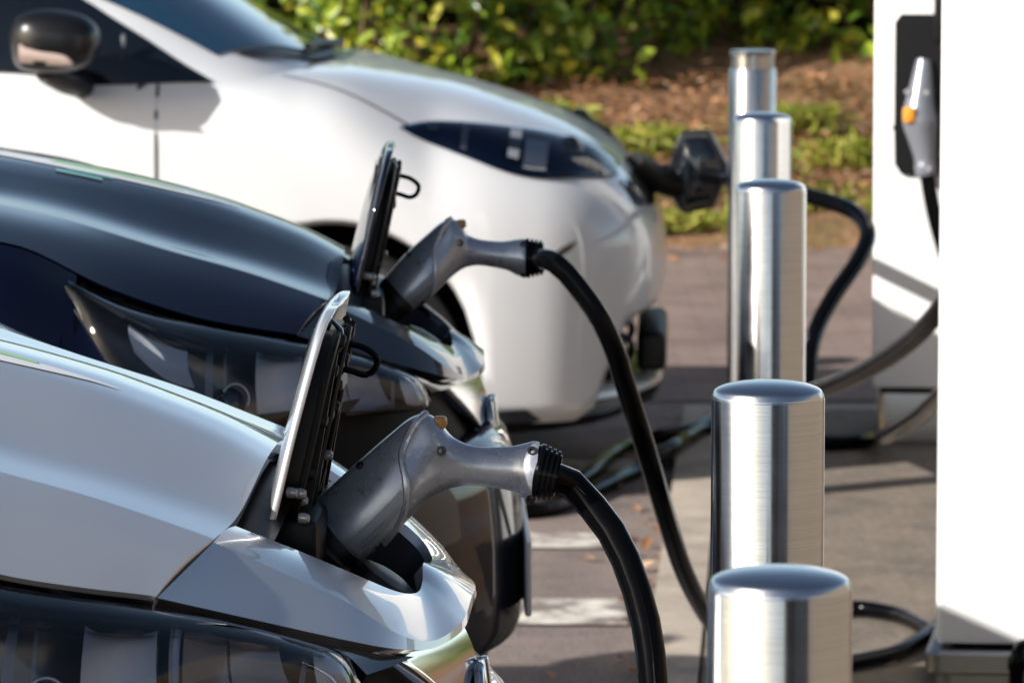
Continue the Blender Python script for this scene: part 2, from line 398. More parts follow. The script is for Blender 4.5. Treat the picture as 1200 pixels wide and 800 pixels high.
# leaves helpers -----------------------------------------------------
def leaf_cloud(name, pts, size, mt, parent=None, nrm_up=0.5, aspect=.5, spread=1.0, face=None):
    n = len(pts); pts = np.asarray(pts)
    d = rng.normal(size=(n, 3)); d /= np.linalg.norm(d, axis=1)[:, None]
    nn = rng.normal(size=(n, 3)) * spread + np.array([0, 0, 1]) * nrm_up
    if face is not None: nn += np.array(face)
    nn /= np.linalg.norm(nn, axis=1)[:, None]
    d -= nn * (d * nn).sum(1)[:, None]; d /= np.linalg.norm(d, axis=1)[:, None]
    s_ = np.cross(nn, d); L = (size[0] + (size[1] - size[0]) * rng.random(n))[:, None]; Wd = L * aspect * (.7 + .5 * rng.random(n))[:, None]
    bend = nn * L * .12
    v = np.empty((n, 6, 3))
    v[:, 0] = pts - d * L * .5; v[:, 1] = pts - d * L * .12 + s_ * Wd * .5 + bend; v[:, 2] = pts + d * L * .22 + s_ * Wd * .42 + bend
    v[:, 3] = pts + d * L * .5; v[:, 4] = pts + d * L * .22 - s_ * Wd * .42 + bend; v[:, 5] = pts - d * L * .12 - s_ * Wd * .5 + bend
    me = bpy.data.meshes.new(name); me.vertices.add(n * 6); me.vertices.foreach_set('co', v.ravel())
    fi = (np.arange(n)[:, None] * 6 + np.array([0, 1, 2, 3, 0, 3, 4, 5])).ravel()
    me.loops.add(n * 8); me.loops.foreach_set('vertex_index', fi); me.polygons.add(n * 2)
    me.polygons.foreach_set('loop_start', np.arange(n * 2) * 4); me.polygons.foreach_set('loop_total', np.full(n * 2, 4)); me.update(); me.validate()
    me.materials.append(mt); o = bpy.data.objects.new(name, me); COL.objects.link(o)
    if parent: o.parent = parent
    return o

# hedge
hedge = thing('hedge', 'evergreen hedge with glossy green and yellow leaves along the top of the leaf covered bank', 'hedge', (0, 21.4, 0))
def hedge_front(x): return 20.75 + .22 * math.sin(x * 2.3) + .16 * math.sin(x * 5.1 + 1) + (0.75 if .55 < x < 3 else 0) + .3 * max(0, 1 - abs(x + 2) / 1)
pts = []
for _ in range(1200):                                     # shoots
    x = rng.uniform(-2.6, 2.6); z = rng.uniform(.36, 2.0); dpt = rng.random() ** 1.6 * .9
    y = hedge_front(x) + dpt + .25 * max(0, .75 - z)
    z = max(z, bank_z(x, y) + .10)
    m_ = rng.integers(6, 13); c = np.array([x, y, z]); ax = rng.normal(size=3) * .6 + np.array([0, -.4, .6]); ax /= np.linalg.norm(ax)
    for k in range(m_): pts.append(c + ax * (k / m_ - .5) * .24 + rng.normal(size=3) * .03)
for _ in range(900):
    x = rng.choice([-1, 1]) * rng.uniform(2.6, 11); z = rng.uniform(.4, 2.0); y = hedge_front(x) + rng.random() * .9
    c = np.array([x, y, z])
    for k in range(10): pts.append(c + rng.normal(size=3) * .09)
pts = np.array(pts) - np.array([0, 21.4, 0])
leaf_cloud('foliage', pts, (.06, .115), M['leaf'], hedge, .5, .5, 1.0, (-.35, -.5, 0))
for k in range(46):
    x = rng.uniform(-3, 3); y = hedge_front(x) + .25 + rng.random() * .5; z0 = bank_z(x, y)
    MB().tube([V(x, y - 21.4, z0), V(x + rng.normal() * .1, y - 21.4 - .05, z0 + .5), V(x + rng.normal() * .25, y - 21.4, z0 + 1.1)], lambda u: .018 - .012 * u, 6, 6).build('stem', M['wood'], hedge)
mb = MB(); mb.grid([[V(xx, .95 + .1 * math.sin(xx * 3), bank_z(xx, 22.4) - .05), V(xx, .95 + .1 * math.sin(xx * 3.3), 2.0)] for xx in np.linspace(-11, 11, 60)])  # near-black sheet stands in for the shaded depth of the hedge
mb.build('shade_backing', simple('hedge_shade_backing', (.012, .014, .006), 1.0, spec=.05), hedge)
# grass tufts on the verge (uncountable)
gp = []
for _ in range(15000):
    x = rng.uniform(-3, 3.2); y = 18.72 + rng.random() ** 1.5 * 1.5
    dens = math.sin(x * 2.1 + 1) + math.sin(x * 5.3 + y * 2.7) + 1.35 - (y - 18.7) * 1.6
    if rng.random() < dens * .55 and math.sin(x * 9.3 + y * 4) + math.sin(y * 11 - x * 6.1) > -.5: gp.append((x, y, bank_z(x, y) + .05 + rng.random() * .05))
for cx_, cy_ in ((.55, 19.9), (-.15, 20.35), (1.35, 19.7), (1.15, 20.3), (.15, 20.3)):
    for _ in range(260): gp.append((cx_ + rng.normal() * .10, cy_ + rng.normal() * .10, bank_z(cx_, cy_) + .06 + rng.random() * .10))
tag(leaf_cloud('grass', gp, (.05, .12), M['grass'], None, 0.0, .16, 1.0), kind='stuff')
lp = []
for _ in range(9000):
    x = rng.uniform(-4, 4); y = rng.uniform(18.9, 21.2); lp.append((x, y, bank_z(x, y) + .075 + rng.random() * .03))
for _ in range(34):
    y = rng.uniform(9.5, 13.2); x = edge_x(y) - abs(rng.normal()) * .07 - .01; lp.append((x, y, .008 + rng.random() * .006))
for _ in range(260):
    x = rng.uniform(-3, 4); y = rng.uniform(18.0, 18.55) ; lp.append((x, y, .015))
for _ in range(3):
    y = rng.uniform(9, 13); x = edge_x(y) + rng.uniform(.0, 1.2); lp.append((x, y, .036))
tag(leaf_cloud('fallen_leaves', lp, (.022, .06), M['litter'], None, 2.2, .6, .6), kind='stuff')
# unseen brick wall, added for its brown reflection in the steel posts
def brick_mat():
    m, t, b = mat('brick')
    tc = t.nodes.new('ShaderNodeTexCoord'); mp = t.nodes.new('ShaderNodeMapping'); mp.inputs['Rotation'].default_value = (rad(90), 0, rad(90))
    bt = t.nodes.new('ShaderNodeTexBrick'); bt.inputs['Scale'].default_value = 4.4; bt.inputs['Color1'].default_value = (.12, .06, .038, 1); bt.inputs['Color2'].default_value = (.17, .095, .06, 1); bt.inputs['Mortar'].default_value = (.20, .17, .14, 1)
    bt.inputs['Mortar Size'].default_value = .012
    t.links.new(tc.outputs['Object'], mp.inputs[0]); t.links.new(mp.outputs[0], bt.inputs[0]); t.links.new(bt.outputs[0], b.inputs['Base Color']); b.inputs['Roughness'].default_value = .9
    return m
M['brick'] = brick_mat()

# ------------------------------------------------------------------ steel bollards
GB = 'stainless steel bollards in a row along the kerb'
def bollard(cx, wpx, rim_y, label, necked=False, R=.057):
    d = FPX * 2 * R / wpx; top = P(cx, rim_y, d); z = top.z
    t = thing('bollard', label, 'bollard', (top.x, top.y, .03), 0, GB); h = z - .03
    if necked:
        MB().lathe([(R, 0), (R, h - .035), (R - .001, h - .033)], 64).build('post', M['brushed'], t)
        MB().lathe([(R - .006, h - .034), (R - .006, h - .002), (R - .0035, h), (R - .003, h + .006), (R - .006, h + .010), (.02, h + .0115), (.001, h + .0115)], 64).build('cap', M['brushed'], t)
    else:
        MB().lathe([(R, 0), (R, h - .006), (R - .0005, h - .0045)], 96).build('post', M['brushed'], t)
        prof = [(R - .0004, h - .0045), (R - .0008, h - .002), (R - .0022, h + .0005)]
        for k in range(1, 13):
            u = k / 12; prof.append(((R - .0022) * math.cos(u * math.pi / 2) if k < 12 else .0008, h + .0005 + .012 * math.sin(u * math.pi / 2)))
        MB().lathe(prof, 96).build('cap', M['cap_steel'], t, sharp=60)
    MB().lathe([(R + .022, 0), (R + .022, .004), (R + .001, .006)], 48).build('base_collar', M['steel_plain'], t)
    return t
bollard(914, 170, 682, 'nearest steel bollard, its round cap lowest in the picture')
bollard(900, 133, 460, 'steel bollard just behind the nearest one, second from the front')
bollard(903, 84, 219, 'tall looking steel bollard in the middle of the row, third from the front')
bollard(893, 70, 139, 'steel bollard fourth from the front, between the middle one and the grooved one')
bollard(882, 56, 64, 'farthest steel bollard, with a groove ringed round its top', True)

# ------------------------------------------------------------------ cars: shared helpers
def wheel(parent, x, lat, z=.31, R=.31, wd=.2, side=-1):
    Mx = Matrix.Translation(V(x, lat, z)) @ Matrix.Rotation(rad(90), 4, 'X')
    wh = MB().lathe([(R * .62, -wd / 2 + .01), (R * .70, -wd / 2), (R * .93, -wd / 2 + .004), (R * .985, -wd / 2 + .03), (R, -wd * .22), (R, wd * .22), (R * .985, wd / 2 - .03), (R * .93, wd / 2 - .004), (R * .70, wd / 2), (R * .62, wd / 2 - .01)], 56, Mx).build('wheel', M['tyre'], parent)
    mb = MB(); s = side
    o = lat + s * (wd / 2 - .012)
    for k in range(5):
        a = 2 * math.pi * k / 5 + .3
        pr = [V(x + math.cos(a + q) * rr, o + s * dy, z + math.sin(a + q) * rr) for q, rr, dy in ((-.35, .05, .012), (-.16, R * .63, 0), (.16, R * .63, 0), (.35, .05, .012))]
        mb.prism(pr, V(0, -s * .02, 0))
    mb.lathe([(.001, -.02), (.065, -.02), (.065, .012), (.03, .02), (.001, .02)], 24, Matrix.Translation(V(x, o, z)) @ Matrix.Rotation(rad(90) * (-s), 4, 'X'))
    mb.lathe([(R * .60, -.03), (R * .66, -.03), (R * .66, .004), (R * .60, .004)], 48, Matrix.Translation(V(x, o, z)) @ Matrix.Rotation(rad(90) * (-s), 4, 'X'))
    mb.build('rim', M['alloy'], wh, sharp=30, fixn=True)
    return wh

def body_loft(parent, name, mt, stations, top, bot, wid, zmid, pp, arches, na=15, solid=.008):
    """shell lofted along x; arches: list of (x, z, r) cut out of the lower edge"""
    rows = []
    for x in stations:
        zt, zb, wl, zm = sint(-x, top), sint(-x, bot), sint(-x, wid), sint(-x, zmid)
        for ax, az, ar in arches:
            if abs(x - ax) < ar: zb = max(zb, az + math.sqrt(ar * ar - (x - ax) ** 2))
        zm = max(zm, zb + .02); half = []
        for k in range(na):
            a = math.pi / 2 * k / (na - 1); p = pp(x) if callable(pp) else pp
            half.append(V(x, -wl * math.sin(a) ** (2 / p), zm + (zt - zm) * math.cos(a) ** (2 / p)))
        for k in range(1, 9):
            u = k / 8; half.append(V(x, -wl + .055 * wl * u ** 2.2, zm + (zb - zm) * u))
        rows.append([V(q.x, -q.y, q.z) for q in reversed(half[1:])] + half)
    mb = MB().grid(rows, flip=True)
    o = mb.build(name, mt, parent, solid=solid, sharp=50)
    bv = BVHTree.FromPolygons(mb.v, mb.f)
    return o, bv, mb
def cabin(parent, mt, stations, roof, belt, wid, rw, p=3.0):
    rows = []
    for x in stations:
        zr, zb, wl, tw = sint(-x, roof), sint(-x, belt), sint(-x, wid), sint(-x, rw); half = []
        for k in range(13):
            a = math.pi / 2 * k / 12
            yy = wl * math.sin(a) ** (2 / p); cz = math.cos(a) ** (2 / p)
            half.append(V(x, -yy * (1 - (1 - tw) * cz ** 1.3), zb + (zr - zb) * cz))
        rows.append([V(q.x, -q.y, q.z) for q in reversed(half[1:])] + half)
    mb = MB().grid(rows, flip=True)
    return mb.build('roof', mt, parent, sharp=50), BVHTree.FromPolygons(mb.v, mb.f)
def project_patch(bv, rows, direction, off, n=None):
    """grid of start points pushed onto a surface along a direction"""
    d = Vector(direction).normalized(); out = []
    for r in rows:
        o = []
        for p in r:
            h = bv.ray_cast(Vector(p) - d * 3, d)
            if h[0] is None:
                h = bv.find_nearest(Vector(p)); o.append(h[0] - d * off)
            else:
                nn = h[1] if h[1].dot(d) < 0 else -h[1]
                o.append(h[0] + nn * off)
        out.append(o)
    return out
def between(a, b, n):
    return [[p.lerp(q, k / (n - 1)) for k in range(n)] for p, q in zip(a, b)]
def side_patch(bv, name, mt, parent, top, bottom, off, nu=40, nv=12, far=True):
    """top/bottom: (x,z) polylines; lies on both flanks"""
    a = crs([V(x, 0, z) for x, z in top], nu); b = crs([V(x, 0, z) for x, z in bottom], nu)
    rows = between(a, b, nv); res = []
    near = project_patch(bv, [[V(q.x, -1.5, q.z) for q in r] for r in rows], (0, 1, 0), off)
    res.append(MB().grid(near).build(name, mt, parent, sharp=60))
    if far: res.append(MB().grid([[V(q.x, -q.y, q.z) for q in r] for r in near]).build(name, mt, parent, sharp=60))
    return res

# ------------------------------------------------------------------ hatchback with the charging flap in its nose (two of them)
tip1 = P(553, 705, 5.3)
FR1 = Frame((tip1.x, tip1.y), rad(2.7))
tip2 = P(567, 431, 7.6)
FR2 = Frame((tip2.x, tip2.y), rad(-1.2))
F1, F2 = FR1.F, FR2.F

SEAM_C, SEAM_K, SEAM_E = -.213, -.232, -.273
HOOD_A = [(.18, 1.0), (.22, 1.024), (.27, 1.050), (.355, 1.083), (.40, 1.099), (.53, 1.133), (.66, 1.158), (.85, 1.188), (1.15, 1.222)]
HOOD_K = [(.18, .962), (.232, .986), (.271, 1.001), (.355, 1.031), (.44, 1.056), (.69, 1.128), (.95, 1.165), (1.15, 1.185)]
HOOD_E = [(.20, .932), (.273, .952), (.334, .966), (.41, .985), (.53, 1.03), (.67, 1.098), (.95, 1.13), (1.15, 1.155)]
HOOD_KL = [(.18, .415), (.232, .42), (.44, .45), (.69, .465), (1.15, .52)]
HOOD_EL = [(.20, .53), (.273, .56), (.334, .60), (.41, .64), (.53, .68), (.67, .72), (1.15, .775)]
GT = [(0, 0), (.15, .05), (.32, .26), (.5, .60), (.64, .85), (.74, .955), (.84, .99), (1, 1.0)]
def hood_half_section(s, n1=26, n2=12):
    """s 0..1 front to rear; near half from centre to outer edge"""
    xA = SEAM_C + (-1.15 - SEAM_C) * s; xK = SEAM_K + (-1.15 - SEAM_K) * s; xE = SEAM_E + (-1.15 - SEAM_E) * s
    A = V(xA, 0, sint(-xA, HOOD_A)); K = V(xK, -sint(-xK, HOOD_KL), sint(-xK, HOOD_K)); E = V(xE, -sint(-xE, HOOD_EL), sint(-xE, HOOD_E))
    out = []
    ts = [k / (n1 - 2) for k in range(n1 - 2)] + [.985, 1.0]
    for t in ts:
        g = sint(t, GT)
        xx = A.x + (K.x - A.x) * t * t
        out.append(V(xx, K.y * t, A.z + (K.z - A.z) * g))
    for k in range(1, n2 + 1):
        t = [.03, .12][k - 1] if k < 3 else .12 + .88 * (k - 2) / (n2 - 2)
        q = K.lerp(E, t); q.z += .006 * math.sin(math.pi * t); out.append(q)
    return out

def build_hatch(FR, label, paint, decal=True):
    R = thing('parked_car', label, 'car', FR.o, -FR.psi, 'electric cars parked nose-in at the chargers')
    pm = M[paint]
    # bonnet
    rows = []
    for i in range(44):
        s = (i / 43) ** 1.25; h = hood_half_section(s)
        rows.append([V(q.x, -q.y, q.z) for q in reversed(h[1:])] + h)
    rows = [[r[0] + V(0, -.006, -.006)] + r + [r[-1] + V(0, .006, -.006)] for r in rows]
    rows = [[q + V(-.004, 0, -.014) for q in rows[0]]] + rows
    mb = MB().grid(rows); hood = mb.build('bonnet', pm, R, sharp=50)
    hbv = BVHTree.FromPolygons(mb.v, mb.f)
    def hood_pt(x, lat, off=.0012):
        h = hbv.ray_cast(V(x, -lat, 3), V(0, 0, -1)); return h[0] + V(0, 0, off) if h[0] else V(x, -lat, 1.1)
    # worn scheme decal along the far shoulder of the bonnet
    def decal_patch(name, mt, a, b, off):
        A_ = crs([V(x, l, 0) for x, l in a], 16); B_ = crs([V(x, l, 0) for x, l in b], 16)
        MB().grid([[hood_pt(q.x, q.y, off) for q in r] for r in between(A_, B_, 6)]).build(name, mt, hood)
    decal_patch('decal', M['decal_white'], [(-.37, .04), (-.50, .03), (-.62, -.01), (-.74, -.03)], [(-.375, .045), (-.50, .075), (-.62, .07), (-.74, .05)], .0012)
    decal_patch('decal', M['decal_green'], [(-.46, .035), (-.55, .015), (-.66, -.015)], [(-.46, .045), (-.55, .04), (-.66, .02)], .0022)
    decal_patch('decal', M['decal_teal'], [(-.56, .078), (-.63, .072)], [(-.56, .090), (-.63, .086)], .0022)
    decal_patch('decal', M['decal_teal'], [(-.575, .105), (-.645, .10)], [(-.575, .118), (-.645, .115)], .0022)

    # nose panel round the charging port
    SEC = [
        [F1(276, 616, .31), F1(250, 635, .42), F1(184, 700, .555)],
        [F1(345, 643, .272), F1(330, 670, .385), F1(295, 725, .472)],
        [F1(410, 670, .232), F1(408, 706, .347), F1(408, 750, .395)],
        [F1(463, 692, .187), F1(466, 742, .315), F1(466, 760, .335)],
        [F1(488, 694, .125), F1(508, 750, .235), F1(508, 759, .245)],
        [F1(495, 681, .064), F1(541, 728, .125), F1(542, 738, .13)],
        [F1(496, 660, 0), F1(553, 698, 0), F1(553, 711, 0)]]
    rows = []
    for a, b, c in SEC:
        inn = a + V(-.010 * max(0, 1 - abs(a.y) / .28), .010 * min(1, abs(a.y) / .06), -.012)
        up = [a.lerp(b, t) + V(0, 0, .0035 * math.sin(math.pi * t)) for t in (0, .06, .14, .25, .38, .5, .62, .75, .86, .94, .985)] + [b]
        low = [b.lerp(c, t) for t in (.03, .15, .35, .6, .85, .97, 1)]
        und = c + V(-.022, .012 if c.y < -.02 else 0, -.006)
        rows.append([inn] + up + low + [und])
    rows = rows + [[V(q.x, -q.y, q.z) for q in r] for r in reversed(rows[:-1])]
    cols = [cri([r[j] for r in rows], 12) for j in range(len(rows[0]))]
    full = [[c[i] for c in cols] for i in range(len(cols[0]))]
    ck = 12
    nose = MB().grid([r[:ck + 1] for r in full], flip=True).grid([r[ck:] for r in full], flip=True).build('nose_panel', pm, R, sharp=55)
    # port cavity
    loop = [r[0] for r in full]
    c0 = V(-.19, 0, .83)
    cav = [[q + V(0, 0, .002) for q in loop]] + [[q.lerp(c0, t) - V(0, 0, dz) for q in loop] for t, dz in ((.12, .02), (.3, .05), (.55, .075), (.98, .085))]
    MB().grid(cav).build('port_well', M['black_plastic'], R)
    # dark tube standing in for shade in the seam gap, and hinge plate
    sp = [F1(187, 703, .55), F1(252, 639, .42)]; seam = [hood_half_section(0)[k] for k in (25, 18, 12, 6, 0)]
    seam = [q + V(.0, 0, -.040) for q in seam]; seam += [V(q.x, -q.y, q.z) for q in reversed(seam[:-1])]
    MB().tube(seam, .011, 8, 50).build('seam_shade_strip', M['dark'], R)
    mb = MB(); mb.grid([[hood_half_section(0)[k] + V(.035, 0, -.028) for k in range(0, 20)], [hood_half_section(0)[k] + V(-.06, 0, -.024) for k in range(0, 20)]], mirror=True)
    mb.build('hinge_tray', M['black_plastic'], R)
    # sockets in the well
    def dirm(p, dvec):
        q = Vector(dvec).to_track_quat('Z', 'Y'); return Matrix.Translation(Vector(p)) @ q.to_matrix().to_4x4()
    ax = V(.70, 0, .714)
    pb = F1(398, 626, 0)
    sk = MB().lathe([(.050, -.05), (.050, -.004), (.046, .0), (.040, .0), (.038, -.03), (.001, -.03)], 32, dirm(pb - ax * .012, ax)).build('charge_socket', M['black_plastic'], R)
    cp = F1(452, 668, .06)
    MB().lathe([(.038, -.06), (.038, .0), (.034, .006), (.02, .010), (.001, .0105)], 32, dirm(cp + V(0, 0, -.012), V(.55, 0, .83))).build('socket_cap', M['black_plastic'], R)
    # flap standing open
    E_ = [(313, 613, .20), (322, 575, .20), (340, 500, .195), (358, 432, .18), (371, 388, .155), (380, 367, .115), (388, 358, .06), (391, 357, .012)]
    near = crs([F1(*e) for e in E_], 44); rings = []
    for q in near:
        wd = max(abs(q.y), .004); r = []
        for k in range(48):
            a = 2 * math.pi * k / 48; c_, s_ = math.cos(a), math.sin(a)
            y = wd * math.copysign(abs(c_) ** .22, c_); cr = .014 * (1 - (y / .2) ** 2) - .014 * (1 - (wd / .2) ** 2)
            r.append(V(q.x - cr + .0056 * math.copysign(abs(s_) ** .35, s_) + .005, y, q.z))
        rings.append(r)
    skin = MB().ring_loft(rings).build('charge_flap', pm, R, fixn=True, sharp=60)
    inn = crs([F1(*e) for e in [(334, 600, .13), (342, 570, .14), (356, 510, .135), (371, 440, .12), (381, 402, .09), (386, 386, .05)]], 18)
    mb = MB()
    outer = [[V(q.x + .006 + .004 * (1 - abs(u) ** 3), q.y * (-u), q.z) for u in np.linspace(-1, 1, 13)] for q in inn]
    mb.grid(outer)
    mb.grid([[q - V(.024, 0, 0), q] for q in [r[0] for r in outer]]); mb.grid([[q, q - V(.024, 0, 0)] for q in [r[-1] for r in outer]])
    mb.grid([[q - V(.024, 0, 0) for q in outer[-1]], outer[-1]])
    for l in (-.085, -.02, .045, .10):          # moulded studs and ribs on the liner
        for k in (3, 7, 11, 14):
            q = inn[k]; mb.lathe([(.001, .007), (.006, .006), (.009, 0), (.009, -.006)], 14, dirm(V(q.x + .017 - .004 * abs(l) * 10, -l * abs(q.y) / .14, q.z), V(1, 0, -.25)))
    mb.tube([V(q.x + .010, q.y * .98, q.z) for q in inn], .0045, 8); mb.tube([V(q.x + .010, -q.y * .98, q.z) for q in inn], .0045, 8)
    mb.tube([V(q.x + .019, q.y * .5, q.z) for q in inn], .0035, 8); mb.tube([V(q.x + .019, -q.y * .3, q.z) for q in inn], .0035, 8)
    lin = mb.build('flap_liner', M['black_plastic'], skin, sharp=40)
    # latch loop, ribs, hinge block
    MB().tube([F1(388, 402, .02), F1(410, 403, .02), F1(430, 409, .02), F1(442, 421, .02), F1(438, 434, .02), F1(428, 439, .02), F1(410, 434, .02), F1(388, 430, .02)], .0034, 8, 40).build('latch_loop', M['rubber'], skin)
    Q = F1(392, 400, .02)
    mb = MB()
    for (a, b) in (((383, 392), (403, 412)), ((381, 440), (404, 456))):
        p0 = F1(a[0], b[1], .02); p1 = F1(b[0], a[1], .02)
        mb.box((p0.x, -.05, p0.z), (p1.x, .02, p1.z), .003, 1)
    p0 = F1(352, 600, .0); p1 = F1(388, 440, 0)
    ribs = []
    for l in (-.10, -.03, .05, .12):
        a = F1(345, 600, 0); b = F1(392, 402, 0)
        mb.prism([V(a.x, l, a.z), V(a.x + .024, l, a.z + .005), V(b.x + .012, l, b.z), V(b.x - .006, l, b.z)], V(0, .006, 0))
    mb.build('flap_ribs', M['black_plastic'], lin, smooth=False)
    MB().tube([F1(*e) for e in [(383, 386, .06), (389, 376, .06), (399, 386, .06), (401, 402, .06), (395, 414, .06), (386, 412, .06), (383, 398, .06)]], .0032, 8).build('latch_bracket', M['black_gloss'], skin)
    h0 = F1(322, 640, .1); h1 = F1(372, 590, .1)
    MB().box((h0.x - .01, -.15, h0.z - .02), (h0.x + .05, .15, h0.z + .035), .008, 2).build('flap_hinge', M['black_plastic'], R)
    for px, py, l in ((347, 578, .155), (349, 586, .12), (351, 607, .16), (337, 577, .165), (378, 533, .02)):
        MB().lathe([(.001, .005), (.004, .004), (.0058, .0), (.0058, -.006)], 12, dirm(F1(px, py, l) + V(.006, 0, 0), V(1, -.3, 0))).build('bolt', M['bolt'], lin)

    # headlights (both sides)
    T = [F1(410, 770, .41), F1(392, 760, .43), F1(352, 749, .465), F1(245, 724, .55), F1(140, 710, .615), F1(0, 690, .675), V(-.515, -.712, 1.010), V(-.585, -.738, 1.045)]
    B = [V(-.083, -.44, .842), V(-.098, -.50, .838), V(-.205, -.60, .846), V(-.27, -.70, .838), V(-.35, -.775, .835), V(-.45, -.825, .86), V(-.525, -.81, .94), V(-.59, -.742, 1.04)]
    Tn, Bn = crs(T, 40), crs(B, 40)
    hoodedge = [F1(488, 762, .30), F1(447, 759, .345), F1(400, 750, .405), F1(290, 726, .475), F1(184, 703, .555)] + [hood_half_section(s)[-1] + V(0, 0, -.004) for s in (.04, .1, .17, .23, .30, .36)]
    for sgn in (1, -1):
        def m(p): return V(p.x, p.y * sgn, p.z)
        lens_rows = []
        for i in range(40):
            a, b = Tn[i], Bn[i]; wd = min(i / 8, (39 - i) / 8, 1); wd = wd ** .6
            n_ = V(.35, -.72, .60).normalized(); row = []
            for k in range(17):
                t = k / 16; row.append(m(a.lerp(b, t) + n_ * (.034 * wd * math.sin(math.pi * t) ** .8)))
            lens_rows.append(row)
        mb = MB().grid(lens_rows, flip=(sgn > 0)); lens = mb.build('headlight', M['lens'], R, sharp=60)
        # painted wing below and behind the lamp
        wg = []
        for i in range(14, 40):
            b_ = Bn[i]; w_ = min(1, (i - 14) / 8)
            wg.append([m(q) for q in crs([b_ + V(0, .004, -.003), V(b_.x, b_.y * .5 - .868 * .5, b_.z - .05 - .02 * w_), V(b_.x, -.864, b_.z - .13 - .04 * w_), V(b_.x, -.868, min(.74, b_.z - .16))], 12)])
        MB().grid(wg, flip=sgn < 0).build('wing', pm, R, sharp=60)
        # bowl
        def inner(t, dep, i):
            a, b = Tn[i], Bn[i]; wd = min(i / 8, (39 - i) / 8, 1) ** .6; n_ = V(.35, -.72, .60).normalized()
            return a.lerp(b, t) - n_ * (dep * wd)
        MB().grid([[m(inner(k / 10, .055 * math.sin(math.pi * k / 10) ** .6 + .002, i)) for k in range(11)] for i in range(40)], flip=(sgn < 0)).build('bowl', M['lamp_bowl'], lens, sharp=60)
        # black surround between bonnet/nose edge and lens
        he = crs(hoodedge, 60); to = crs([F1(430, 790, .40)] + T, 60)
        MB().grid([[m(q + V(-.002, .0, -.006)) for q in he], [m(q.lerp(r, .5) + V(0, 0, -.004)) for q, r in zip(he, to)], [m(r) for r in to], [m(r + V(-.01, .02, -.02)) for r in to]], flip=(sgn < 0)).build('lens_surround', M['black_gloss'], lens, sharp=60)
        # reflector facets and light guides
        def q4(i0, i1, t0, t1, d0, d1, name, mt, nu=8, slant=0.0, cup=0.0):
            rows = []
            for k in range(nu):
                ib = i0 + (i1 - i0) * k / (nu - 1)
                def at(t, d):
                    i = min(max(ib + slant * (t - .5), 0), 38.99); ii = int(i); f_ = i - ii; return inner(t, d + cup * 4 * (k / (nu - 1)) * (1 - k / (nu - 1)), ii).lerp(inner(t, d + cup * 4 * (k / (nu - 1)) * (1 - k / (nu - 1)), ii + 1), f_)
                rows.append([m(at(t0 + (t1 - t0) * j / 9, d0 - (.0 if mt in (M['clear'], M['black_gloss']) else .016) + (d1 - d0) * j / 9 + .012 * math.cos(math.pi * j / 9 - .6))) for j in range(10)])
            MB().grid(rows, flip=(sgn < 0)).build(name, mt, lens, sharp=60)
        q4(15.4, 20.2, .16, .94, .004, .034, 'reflector', M['grey_facet'], 14, -1.6, .016)
        q4(14.9, 15.3, .10, .95, -.006, .024, 'trim_strip', M['black_gloss'], 4, -1.6)
        q4(13.8, 14.6, .12, .92, .002, .026, 'reflector', M['reflector'], 6, -1.2, .004)
        q4(6.4, 13.5, .08, .97, .008, .026, 'reflector', M['paving_tint_reflector'], 16, -1.0, .014)
        for a_ in (7.9, 9.6, 11.4): q4(a_, a_ + .12, .10, .96, .004, .024, 'reflector_rib', M['black_gloss'], 3, -1.5)
        q4(4.9, 5.3, .10, .92, .0, .014, 'light_guide', M['clear'], 4, 2.2)
        q4(1.6, 4.4, .08, .92, .004, .016, 'reflector', M['grey_facet'], 8, 1.2, .008)
        q4(2.6, 2.8, .06, .94, -.004, .010, 'reflector_rib', M['black_gloss'], 3, 1.6)
        q4(22.7, 22.95, .10, .92, -.002, .014, 'light_guide', M['clear'], 4, -1.8)
        q4(23.9, 24.5, .10, .92, -.002, .014, 'light_guide', M['clear'], 4, -1.8)
        q4(26.0, 31.5, .28, .62, .004, .018, 'reflector', M['grey_facet'], 10, -4.0, .006)
        q4(3.0, 33, .10, .13, .012, .016, 'trim_strip', M['reflector'], 24)
        q4(3.0, 33, .14, .19, .006, .010, 'trim_strip', M['black_gloss'], 24)
        pc = m(inner(.62, .004, 22)); prm = dirm(pc, V(.45, -.8 * sgn, .2))
        MB().tube([prm @ V(.020 * math.cos(a), .020 * math.sin(a), 0) for a in np.linspace(-.6, 2.6, 31)], .0025, 8).build('projector_rim', M['reflector'], lens)
        c = m(inner(.62, .018, 22))
        MB().lathe([(.001, .012), (.012, .010), (.021, .002), (.024, -.004), (.024, -.03)], 24, dirm(c, V(.5, -.7 * sgn, .2))).build('projector_lens', M['black_gloss'], lens)
    # V trim, grille, badge
    Lp = crs([V(-.116, -.392, .880), V(-.080, -.30, .842), V(-.048, -.22, .803), V(-.016, -.14, .762)], 16)
    Rp = crs([V(-.078, -.288, .858), V(-.052, -.225, .832), V(-.030, -.168, .800), V(-.014, -.128, .762)], 16)
    for s_ in (1, -1):
        MB().grid([[V(q.x, q.y * s_, q.z) for q in (a.lerp(b, k / 8) + V(.012, -.006, 0) * math.sin(math.pi * k / 8) for k in range(9))] for a, b in zip(Lp, Rp)], flip=s_ < 0).build('chrome_trim', M['chrome'], R)
    mb = MB(); cen = crs([V(-.026, 0, .848), V(-.012, 0, .825), V(-.002, 0, .798), V(.002, 0, .762)], 16)
    mb.grid([[a.lerp(b, k / 6) + V(.006, 0, 0) * math.sin(math.pi * k / 12) for k in range(7)] for a, b in zip(Rp, cen)], mirror=True); mb.build('badge_panel', M['chrome'], R)
    bc = V(.006, 0, .752)
    MB().lathe([(.001, .010), (.022, .009), (.033, .003), (.034, -.012)], 36, dirm(bc, V(1, 0, .12))).build('badge', M['black_gloss'], R)
    bd = MB(); Bm = dirm(bc, V(1, 0, .12))
